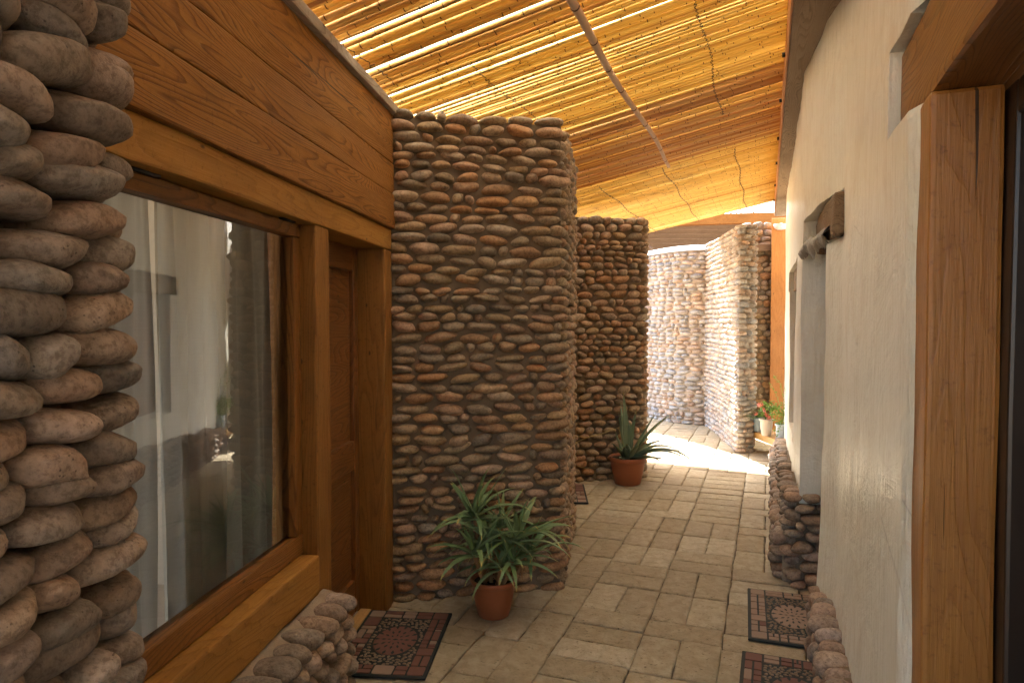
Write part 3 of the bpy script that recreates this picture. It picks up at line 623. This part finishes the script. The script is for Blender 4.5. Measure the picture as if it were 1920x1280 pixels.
mb = MB(); V, F = lathe([(.002, -.075), (.05, -.068), (.085, -.045), (.10, -.01), (.102, .004), (.002, .006)], 28); mb.add(V, F); mb.build('shade', [M_white], T(3.80, 9.69, 2.945), lp)
mb = MB(); mb.add(*tube([(3.82, 9.80, 2.945), (3.81, 9.70, 2.945)], .03, 12)); mb.build('bracket', [M_white], None, lp)

# ------------------------------------------------------------------ bamboo roof
rf = thing('bamboo_roof', 'yellow bamboo cane roof tied with wire across the alley', 'roof', Cn(4, 1, -.1))
xC = (tC + Vector((0, 0, -SLP))).normalized(); zC = dC.cross(xC) * -1; 
if zC.z < 0: zC = -zC
yC = zC.cross(xC)
def cane_var(seed, n_len, segs=8):
    r = random.Random(seed); L_ = 2.75; V = []; F = []; MI = []; x = 0; rings = []
    b1, b2, p1 = r.uniform(-.010, .010), r.uniform(-.006, .006), r.uniform(0, 6)
    xs = []; x = -r.uniform(.02, n_len)
    while x < L_:
        xs.append(x); x += n_len * r.uniform(.8, 1.2)
    prof = [(0, 1, 0)]
    for a in xs:
        if .05 < a < L_ - .05: prof += [(a - .035, .97, 0), (a - .006, 1.06, 0), (a, 1.14, 1), (a + .005, 1.02, 1), (a + .04, .97, 0)]
    prof.append((L_, .9, 0)); prof.sort()
    for i, (px, k, mi) in enumerate(prof):
        tp = 1 - .12 * px / L_; by = b1 * math.sin(px * 1.15 + p1) * 45; bz = b2 * math.sin(px * .9 + p1 * 2) * 60
        for q in range(segs):
            th = 2 * math.pi * q / segs; V.append((px, by + k * tp * math.cos(th), bz + k * tp * math.sin(th)))
        if i:
            for q in range(segs):
                c = (i - 1) * segs; F.append((c + q, c + (q + 1) % segs, c + segs + (q + 1) % segs, c + segs + q)); MI.append(1 if prof[i - 1][2] and mi else 0)
    F.append(tuple(range(segs))[::-1]); F.append(tuple(range(len(V) - segs, len(V)))); MI += [0, 0]
    return V, F, MI
CV = [cane_var(i, U(.24, .36)) for i in range(9)]
CD = {m.name: [mesh('cane', v, f, [m, M_node], True, mi) for v, f, mi in CV] for m in (M_cane, M_caneb, M_reed)}
MC = Matrix((xC, yC, zC)).transposed().to_4x4()
rc = random.Random(5); s = -2.4; items = []  # starts unseen behind the camera, extended to cut light from there
while s < 10.2:
    if s < 3.15: r0, mt, g0 = rc.uniform(.010, .0165), M_cane, .88
    elif s < 4.72: r0, mt, g0 = rc.uniform(.0075, .011), M_reed, .93
    elif s < 6.45: r0, mt, g0 = rc.uniform(.011, .0165), M_caneb, .95
    else: r0, mt, g0 = rc.uniform(.007, .0095), M_reed, .90
    if mt is M_reed and rc.random() < .12: mt = M_cane
    if mt is M_cane and rc.random() < .18: mt = M_caneb
    elif mt is M_caneb and rc.random() < .3: mt = M_cane
    gap = g0 + (rc.uniform(.03, .16) if rc.random() < (.22 if 4.72 < s < 6.45 else .11) else rc.uniform(-.02, .06))
    t0 = -.06 - rc.uniform(0, .12) if s < 6.45 else -.03
    items.append((s, t0, r0, mt, rc.uniform(-.004, .003))); s += 2 * r0 * gap
pick = sorted([i for i in items if 1.7 < i[0] < 6.45], key=lambda i: i[0])[:300]; pset = set(id(i) for i in pick)
mbr = MB()
for it in items:
    s, t0, r0, mt, dz = it
    M = MC.copy(); M.translation = Cn(s, t0, -.02 + dz)
    flip = rc.random() < .5
    M = M @ Matrix.Rotation(rc.gauss(0, .004), 4, 'Z') @ Matrix.Diagonal((1, r0, r0, 1))
    if flip: M = M @ T(2.75, 0, 0) @ Matrix.Rotation(math.pi, 4, 'Z')
    j = rc.randrange(len(CV))
    if id(it) in pset: place('cane', CD[mt.name][j], M, rf)
    else:
        v, f, mi = CV[j]; mk = 0 if mt is M_reed else (1 if mt is M_cane else 2); off = len(mbr.v); a = rc.random()
        mbr.v += [tuple(M @ Vector(p)) for p in v]; mbr.f += [tuple(k + off for k in q) for q in f]; mbr.m += [3 if k else mk for k in mi]; mbr.a += [a] * len(v)
struct(mbr.build('reed_mat', [M_reed, M_cane, M_caneb, M_node], None, rf, att=True), 'stuff')
# sheet over the canes, added to soften the sun coming through the gaps
V = [Cn(s, t, .035 + .008 * math.sin(s * 2 + t * 3)) for s in np.linspace(-2.4, 10.2, 60) for t in np.linspace(-.05, 2.62, 12)]
mb = MB(); mb.add(V, [(i * 12 + j, (i + 1) * 12 + j, (i + 1) * 12 + j + 1, i * 12 + j + 1) for i in range(59) for j in range(11)]); mb.build('diffuser_sheet', [M_sheet], None, rf)
# pole under the canes
pp = [Cn(1.2 + 5.22 * i / 40, .935 + .012 * math.sin(i * .35), -.062 + .004 * math.sin(i * .6)) for i in range(41)]
mb = MB(); mb.add(*tube(pp, .021, 12, lambda t: 1.15 - .45 * t)); po = mb.build('pole', [M_pole], None, rf)
for i in range(2, 40, 3):
    mb = MB(); p = pp[i]; mb.add(*tube([p - dC * .006, p + dC * .006], .0225 * (1.15 - .45 * i / 40), 12)); mb.build('node', [M_node], None, po)
for s0, s1, t in ((3.2, 5.4, .42), (6.5, 10.15, .37), (6.46, 10.15, 1.012), (6.5, 10.15, 1.62), (3.2, 4.7, 1.52), (.5, 3.1, 1.9), (3.1, 4.6, 2.1)):
    n = int((s1 - s0) / .022); pts = [Cn(s0 + .022 * i, t + .006 * (1 if i % 2 else -1) + .012 * math.sin(i * .11), -.047 - .004 * (i % 3)) for i in range(n)]
    mb = MB(); mb.add(*tube(pts, .0022, 4)); mb.build('tie_wire', [M_wire], None, rf)

# ------------------------------------------------------------------ door mats
UNIT = {m.name: box_data('tile', 1, 1, 1, m, .12, 2) for m in (M_padr, M_padp)}
def mat(loc, ang, label, red, seed):
    r = random.Random(seed); o = thing('door_mat', label, 'mat', (loc[0], loc[1], .004), 'rubber door mats with stone pattern')
    B = T(loc[0], loc[1], .004) @ Matrix.Rotation(-ang, 4, 'Z'); Wd, Ln = .45, .68
    place('base', box_data('base', Wd, Ln, .012, M_rubber, .003), B @ T(0, 0, .006), o)
    def pad(x0, x1, y0, y1):
        if x1 - x0 < .012 or y1 - y0 < .012: return
        m = M_padr if r.random() < red else M_padp
        place('tile', UNIT[m.name], B @ T((x0 + x1) / 2, (y0 + y1) / 2, .0125) @ Matrix.Diagonal((x1 - x0 - .009, y1 - y0 - .009, .008, 1)), o)
    def band(x0, x1, y0, y1, horiz):
        a, b = (x0, x1) if horiz else (y0, y1); c, d = (y0, y1) if horiz else (x0, x1); mid = (c + d) / 2
        def put(p0, p1, q0, q1): pad(p0, p1, q0, q1) if horiz else pad(q0, q1, p0, p1)
        p = a
        while p < b - .012:
            l = min(r.choice((.04, .055, .075, .1)), b - p)
            if b - p - l < .03: l = b - p
            k = r.random()
            if k < .35: put(p, p + l, c, d)
            elif k < .7: put(p, p + l, c, mid); put(p, p + l, mid, d)
            else: put(p, p + l, c, mid); put(p, p + l / 2, mid, d); put(p + l / 2, p + l, mid, d)
            p += l
    h, v_ = Wd / 2 - .012, Ln / 2 - .012; bw = .082
    for sx in (-1, 1):
        for sy in (-1, 1): pad(*sorted((sx * h, sx * (h - bw))), *sorted((sy * v_, sy * (v_ - bw))))
    for sg in (-1, 1):
        band(-h + bw, h - bw, *sorted((sg * v_, sg * (v_ - bw))), True); band(*sorted((sg * h, sg * (h - bw))), -v_ + bw, v_ - bw, False)
    ex, ey = .105, .15
    pts = [(ex * math.cos(t), ey * math.sin(t)) for t in np.linspace(0, 2 * math.pi, 48, endpoint=False)]
    med = place('medallion', mesh('medallion', [(x, y, 0) for x, y in pts] + [(x * .97, y * .97, .0045) for x, y in pts], [tuple(range(48, 96))] + [(i, (i + 1) % 48, (i + 1) % 48 + 48, i + 48) for i in range(48)], [M_padp if red < .5 else M_padr]), B @ T(0, 0, .0118), o)
    mb = MB()
    for rad, num, sz in ((.9, 14, .015), (.55, 12, .012), (.3, 8, .0085), (0, 1, .013)):
        for i in range(num):
            t = 6.283 * i / num; cx, cy_ = ex * rad * math.cos(t), ey * rad * math.sin(t); rot = math.atan2(cy_, cx)
            mb.add([(cx + math.cos(rot + a) * sz * k, cy_ + math.sin(rot + a) * sz * k * 1.2, .0052) for a, k in ((0, 1.2), (1.57, .55), (3.14, 1.2), (4.71, .55))], [(0, 1, 2, 3)])
    mb.build('star_cut', [M_rubber], B @ T(0, 0, .0118), med, smooth=False)
    mb = MB(); Vb, Fb = ico(1); done = []
    for _ in range(2600):
        x, y = r.uniform(-h + bw + .008, h - bw - .008), r.uniform(-v_ + bw + .008, v_ - bw - .008)
        if (x / (ex + .014)) ** 2 + (y / (ey + .014)) ** 2 < 1 or any((x - a) ** 2 + (y - b) ** 2 < .00031 for a, b in done): continue
        done.append((x, y)); a, b, t = r.uniform(.0105, .0145), r.uniform(.0075, .0098), r.uniform(0, 3.14)
        mb.add([(x + v.x * a * math.cos(t) - v.y * b * math.sin(t), y + v.x * a * math.sin(t) + v.y * b * math.cos(t), v.z * .005) for v in Vb], Fb)
    struct(mb.build('pebble_field', [M_pebm], B @ T(0, 0, .0115), o), 'stuff')
mat((-.578, 3.335), R(5.1), 'red brown patterned door mat in front of the panelled wooden door', .8, 1)
mat((1.50, 3.605), R(18.8), 'brownish patterned door mat in front of the recessed adobe doorway', .12, 2)
mat((1.195, 2.835), R(21), 'reddish patterned door mat beside the base stones of the adobe wall', .85, 3)
mat((.455, 6.235), R(2.5), 'patterned door mat half hidden behind the stone pillar', .35, 4)

# ------------------------------------------------------------------ pots and plants
def pot(name, label, loc, r_top, r_bot, h, mat, rim=.018, group=None, seg=40):
    o = thing(name, label, 'pot', loc, group)
    prof = [(.001, 0), (r_bot * .92, 0), (r_bot, .006), (r_bot + (r_top - r_bot) * .55, h * .5), (r_top - .012, h - rim * 1.9), (r_top - .010, h - rim * 1.7), (r_top - .002, h - rim * 1.55), (r_top, h - rim), (r_top + .003, h - .004), (r_top - .002, h), (r_top - .012, h - .002), (r_top - .018, h - .03), (r_top - .03, h * .6)]
    mb = MB(); mb.add(*lathe(prof, seg)); mb.build('body', [mat], T(Vector(loc)), o)
    V, F = lathe([(.001, h - .022), (r_top * .5, h - .018), (r_top - .016, h - .026)], 24); V = [(x, y, z + .006 * mnoise.noise(Vector((x * 40, y * 40, 0)))) for x, y, z in V]
    mb = MB(); mb.add(V, F); mb.build('soil', [M_soil], T(Vector(loc)), o); return o
def aloe_leaf(L_, w, e0, curl, teeth, seed, thick=.22, hook=0.):
    r = random.Random(seed); N = 22; x = z = 0.; V = []; F = []; A = []; ctr = []; side = r.uniform(-.25, .25)
    for i in range(N + 1):
        t = i / N; e = e0 - curl * t ** 1.35 - hook * max(0, t - .6) ** 2 * 6; ctr.append((x, z, e, side * t * t * L_ * .25)); x += math.cos(e) * L_ / N; z += math.sin(e) * L_ / N
    for i, (cx, cz, e, sy) in enumerate(ctr):
        t = i / N; ww = w * min(1, .62 + t * 3) * (1 - t ** 1.7) ** .85 + .0006; nx, nz = -math.sin(e), math.cos(e); th = ww * thick
        for yy, d in ((-1, .35), (-.55, -.02), (0, -.14), (.55, -.02), (1, .35), (.5, -.75), (-.5, -.75)):
            V.append((cx + nx * d * th * 2, sy + yy * ww, cz + nz * d * th * 2)); A.append(t)
        if i:
            for k in range(7): o = (i - 1) * 7; F.append((o + k, o + (k + 1) % 7, o + 7 + (k + 1) % 7, o + 7 + k))
    F.append(tuple(range(7))[::-1])
    if teeth:
        nt_ = int(L_ / teeth)
        for i in range(1, nt_):
            t = i / nt_ * .95; q = t * N; k = int(q); fr = q - k
            for sg, col in ((-1, 0), (1, 4)):
                a = Vector(V[k * 7 + col]).lerp(Vector(V[min(k + 1, N) * 7 + col]), fr); a2 = Vector(V[k * 7 + col]).lerp(Vector(V[min(k + 1, N) * 7 + col]), min(1, fr + .006 * N / L_))
                c0 = ctr[k]; dirx = Vector((math.cos(c0[2]), 0, math.sin(c0[2]))); b = len(V)
                V += [tuple(a), tuple(a2), tuple((a + a2) / 2 + Vector((0, sg * .0045, 0)) + dirx * .004)]; A += [t, t, .93]; F.append((b, b + 1, b + 2))
    return V, F, A
def leaf_data(mat, *a, **k):
    V, F, A = aloe_leaf(*a, **k); m = mesh('leaf', V, F, [mat], True); at = m.attributes.new('rnd', 'FLOAT', 'POINT'); at.data.foreach_set('value', A); return m
o = pot('plant_pot', 'smaller terracotta pot holding the bushy spiky aloe by the stone pillar', (-.10, 3.66, .004), .125, .085, .205, M_terra)
al = thing('aloe_plant', 'bushy many headed aloe with toothed leaves in the smaller terracotta pot', 'plant', (-.10, 3.66, .18))
LD = {}
for k, (e0, curl) in enumerate(((1.35, .35), (1.1, .7), (.85, .9), (.6, 1.1), (.3, 1.2), (1.2, .15), (.9, .35), (.1, 1.0))):
    LD[k] = [leaf_data(M_aloe, .20 + .03 * q, .0135 + .001 * q, e0, curl, .017, 100 + k * 7 + q, hook=(.35 if q == 1 else 0)) for q in range(3)]
LDd = [leaf_data(M_aloed, .14, .009, .1, 1.9, 0, 300 + q) for q in range(3)]
ra = random.Random(21)
heads = [(-.205, 3.66, .545, 1.05), (.02, 3.60, .44, 1.1), (-.20, 3.57, .37, .95), (-.06, 3.56, .31, .85), (-.06, 3.74, .47, .95), (.09, 3.70, .33, .95), (-.13, 3.76, .36, .9), (.0, 3.54, .34, .7), (-.13, 3.60, .44, .75)]
for hx, hy, hz, sc in heads:
    b = Vector((-.10 + (hx + .10) * .3, 3.66 + (hy - 3.66) * .3, .17)); e = Vector((hx, hy, hz))
    mb = MB(); mb.add(*tube([b.lerp(e, t) + Vector((0, 0, -.03 * math.sin(3.14 * t))) for t in np.linspace(0, 1, 8)], .011, 8)); mb.build('stem', [M_aloed], None, al)
    az = ra.uniform(0, 6.28); n = 15
    for i in range(n):
        az += 2.4 + ra.uniform(-.25, .25); lev = i / n
        kk = (7, 4, 7, 4, 3, 4, 3, 2, 3, 2, 6, 1, 1, 5, 0)[i]
        s_ = sc * ra.uniform(.7, 1.1) * (1.0 if i < 10 else .8)
        M = T(e + Vector((0, 0, .035 * lev - .02))) @ Matrix.Rotation(az, 4, 'Z') @ Matrix.Rotation(ra.uniform(-.35, .35), 4, 'X') @ T(.004, 0, 0) @ Matrix.Scale(s_, 4)
        place('leaf', ra.choice(LD[kk]), M @ Matrix.Diagonal((1.4, 1.4, 1.4, 1)), al)
    for i in range(4):
        M = T(b.lerp(e, ra.uniform(.3, .8))) @ Matrix.Rotation(ra.uniform(0, 6.28), 4, 'Z') @ Matrix.Scale(ra.uniform(.5, .9), 4); place('dry_leaf', ra.choice(LDd), M, al)
bigl = leaf_data(M_aloe, .33, .017, 1.05, .1, .02, 411); place('leaf', bigl, T(-.195, 3.64, .55) @ Matrix.Rotation(-.15, 4, 'Z'), al)
bigl = leaf_data(M_aloe, .36, .016, .75, 1.9, .02, 412); place('leaf', bigl, T(.03, 3.58, .43) @ Matrix.Rotation(-.5, 4, 'Z'), al)
bigl = leaf_data(M_aloe, .34, .015, .55, .5, .02, 413); place('leaf', bigl, T(.03, 3.58, .44) @ Matrix.Rotation(.12, 4, 'Z'), al)

o = pot('plant_pot', 'larger terracotta pot with the tall aloe vera by the shaded stone wall', (1.13, 6.63, .004), .178, .125, .27, M_terra, .03)
av = thing('aloe_vera', 'tall aloe vera with long grey green leaves drooping over its pot', 'plant', (1.13, 6.63, .25))
c = Vector((1.13, 6.63, .245)); spec = [ # azimuth deg, length, width, elevation, curl
    (100, .66, .027, 1.5, .02), (150, .56, .034, 1.46, -.05), (170, .50, .030, 1.42, .0), (40, .50, .026, 1.42, .05), (60, .36, .024, 1.45, .05), (5, .52, .026, 1.1, .1), (15, .66, .026, .95, .55), (-8, .55, .03, .75, 1.5), (-25, .70, .03, .62, 1.55), (-5, .62, .027, .5, 1.35), (-50, .40, .028, .45, .9), (20, .45, .028, .7, .8), (195, .30, .03, 1.15, -.15), (215, .26, .03, .9, .3), (-100, .30, .034, .9, .5), (-75, .34, .032, .8, .5), (250, .28, .03, .75, .3), (-35, .38, .03, .3, .5), (75, .42, .028, 1.2, .1), (-120, .22, .03, .4, .4)]
for i, (az, l, wd, e0, cu) in enumerate(spec):
    M = T(c + Vector((.02 * math.cos(R(az)), .02 * math.sin(R(az)), 0))) @ Matrix.Rotation(R(az), 4, 'Z'); place('leaf', leaf_data(M_aloe2, l, wd * 1.4, e0, cu, .03, 500 + i, thick=.25), M, av)
pts = [(1.03, 6.58, .56), (.85, 6.55, .50), (.72, 6.55, .47), (.62, 6.56, .42), (.55, 6.57, .35)]
mb = MB(); mb.add(*tube([c] + pts, .004, 5)); mb.add(*tube([(.72, 6.55, .47), (.62, 6.55, .48), (.52, 6.56, .42), (.5, 6.57, .38)], .003, 5)); mb.add(*tube([(.62, 6.56, .42), (.57, 6.55, .30), (.62, 6.55, .20), (.72, 6.54, .17), (.78, 6.54, .20)], .003, 5)); mb.build('dry_stalk', [M_stemdry], None, av)

# bench with three pots
o = thing('wooden_bench', 'low wooden bench carrying three small plant pots', 'bench', (3.05, 7.95, 0))
bt = [(2.925, 8.42), (2.985, 7.52), (3.16, 7.56), (3.22, 8.44)]; prism('seat', bt, .175, .25, M_bench, o)
for x, y in ((2.985, 8.36), (3.03, 7.62), (3.12, 8.3)): beam('leg', (x, y, -.01), (x, y, .176), .09, .07, M_bench, o)
def leaf_cloud(mb, c, rad, num, sz, r, mi=0, flat=.8, dirn=None):
    for _ in range(num):
        d = Vector((r.gauss(0, 1), r.gauss(0, 1), r.gauss(0, 1))).normalized() * r.random() ** .45; p = Vector(c) + Vector((d.x * rad[0], d.y * rad[1], d.z * rad[2]))
        a = Vector((r.gauss(0, 1), r.gauss(0, 1), r.gauss(0, .6))).normalized(); b = a.cross(Vector((r.gauss(0, 1), r.gauss(0, 1), r.gauss(0, 1)))).normalized(); s_ = sz * r.uniform(.6, 1.3); n = a.cross(b)
        mb.add([p - a * s_, p - a * s_ * .2 + b * s_ * flat * .5 + n * s_ * .1, p + a * s_, p - a * s_ * .2 - b * s_ * flat * .5 + n * s_ * .1], [(0, 1, 2, 3)], mi)
rl = random.Random(9)
pot('flower_pot', 'blue grey flower pot at the wall end of the bench', (2.985, 8.24, .25), .068, .045, .17, M_potb, .012, 'small pots on the bench', 24)
pot('flower_pot', 'cream flower pot in the middle of the bench', (2.975, 7.95, .25), .082, .052, .20, M_potc, .016, 'small pots on the bench', 24)
pot('flower_pot', 'pale blue pot with trailing greenery on the bench', (3.05, 7.70, .25), .068, .045, .175, M_potw, .012, 'small pots on the bench', 24)
def pl(name, label, base): return thing(name, label, 'plant', base, 'small plants on the bench')
t1 = pl('feathery_plant', 'feathery light green plant in the blue grey pot', (2.985, 8.24, .42)); mb = MB()
for i in range(120):
    a = rl.uniform(0, 6.28); l = rl.uniform(.10, .24); e = rl.uniform(.25, 1.3); st = Vector((2.985, 8.24, .40)); en = st + Vector((math.cos(a) * math.cos(e) * l * 1.3 - .04, math.sin(a) * math.cos(e) * l * .9, math.sin(e) * l * .8))
    for q in range(7):
        p = st.lerp(en, .3 + .1 * q); d = Vector((rl.gauss(0, 1), rl.gauss(0, 1), rl.gauss(0, 1))).normalized() * .02; sd_ = d.cross(Vector((rl.random(), rl.random(), 1))).normalized() * .003; mb.add([p, p + d * .5 + sd_, p + d, p + d * .5 - sd_], [(0, 1, 2, 3)])
mb.build('foliage', [M_herb2], None, t1, smooth=False)
t2 = pl('flowering_plant', 'leafy plant with coral pink flowers in the cream pot', (2.975, 7.95, .45)); mb = MB(); leaf_cloud(mb, (3.0, 7.95, .56), (.12, .10, .11), 150, .022, rl, flat=1.2); mb.build('foliage', [M_herb], None, t2, smooth=False)
for cx, cy_, cz, rr in ((2.89, 7.93, .62, .035), (2.93, 7.90, .56, .03), (2.95, 7.88, .50, .03), (2.98, 7.87, .47, .025), (2.87, 8.0, .50, .02)):
    mb = MB(); leaf_cloud(mb, (cx, cy_, cz), (rr, rr, rr), 26, .014, rl, flat=1.3); mb.build('flower', [M_flower], None, t2, smooth=False)
mb = MB()
for i in range(14):
    a = rl.uniform(0, 6.28); mb.add(*tube([(2.975, 7.95, .42), (2.975 + .05 * math.cos(a), 7.95 + .05 * math.sin(a), .52), (2.99 + .1 * math.cos(a), 7.95 + .09 * math.sin(a), .6)], .0025, 4))
mb.build('stems', [M_herb], None, t2)
t3 = pl('trailing_plant', 'trailing small leaved plant with long upright twigs in the pale blue pot', (3.05, 7.70, .42)); mb = MB(); leaf_cloud(mb, (3.05, 7.72, .53), (.13, .11, .14), 260, .014, rl, flat=1.1); leaf_cloud(mb, (2.99, 7.66, .40), (.05, .05, .10), 40, .012, rl, flat=1.1)
twigs = [[(3.05, 7.70, .43), (3.04, 7.7, .62), (2.99, 7.72, .78), (2.92, 7.74, .90)], [(3.06, 7.70, .43), (3.08, 7.7, .68), (3.04, 7.72, .88), (2.97, 7.74, .98)], [(3.05, 7.68, .43), (3.0, 7.66, .38), (2.98, 7.64, .28)], [(3.07, 7.72, .43), (3.12, 7.72, .7), (3.1, 7.74, .84)]]
for tw in twigs:
    for a, b in zip(tw, tw[1:]): 
        for q in range(7): leaf_cloud(mb, Vector(a).lerp(Vector(b), q / 7), (.018, .018, .018), 3, .011, rl, flat=1)
mb.build('foliage', [M_herb], None, t3, smooth=False); mb = MB()
for tw in twigs: mb.add(*tube(tw, .0028, 5))
mb.build('twigs', [M_stemdry], None, t3)

# ------------------------------------------------------------------ pavilion roof far behind the curved wall
o = thing('pavilion', 'timber pavilion with brown plank roof behind the curved wall', 'building', (4.5, 14.5, 0))
by = 13.8
beam('beam', (1.8, by, 3.55), (7.5, by - .3, 3.68), .16, .20, M_pav, o, sub=4)
for x in (4.18, 7.2, 1.9): beam('post', (x, by + .02, 0), (x, by + .02, 3.46), .15, .15, M_pav, o)
beam('brace', (2.9, by + .5, 3.05), (2.2, by + 1.2, 3.95), .12, .1, M_slat, o)
for i in range(16): beam('roof_board', (.6, by + .3 + i * .19, 3.62 - i * .075), (8.2, by + .3 + i * .19, 3.62 - i * .075), .184, .03, M_slat, o, up=(0, .37, .93))
beam('rear_wall', (.6, by + 3.6, 1.3), (8.2, by + 3.6, 1.3), .2, 2.6, M_slat, o)
# wispy tree beyond
t = thing('tree', 'small wispy tree rising beyond the stone wing wall', 'tree', (7.2, 21, 0)); mb = MB(); mb.add(*tube([(7.2, 21, 0), (7.25, 21, 2.5), (7.1, 21, 4.6)], .08, 8, lambda q: 1 - .7 * q))
for i in range(14):
    a = rl.uniform(0, 6.28); z = rl.uniform(2.4, 4.4); mb.add(*tube([(7.2, 21, z), (7.2 + .6 * math.cos(a), 21 + .6 * math.sin(a), z + .5)], .02, 5))
mb.build('trunk', [M_bark], None, t); mb = MB()
for i in range(26): leaf_cloud(mb, (7.2 + rl.gauss(0, .5), 21 + rl.gauss(0, .5), rl.uniform(3.2, 4.9)), (.22, .22, .2), 34, .05, rl)
mb.build('crown', [M_tree], None, t, smooth=False)
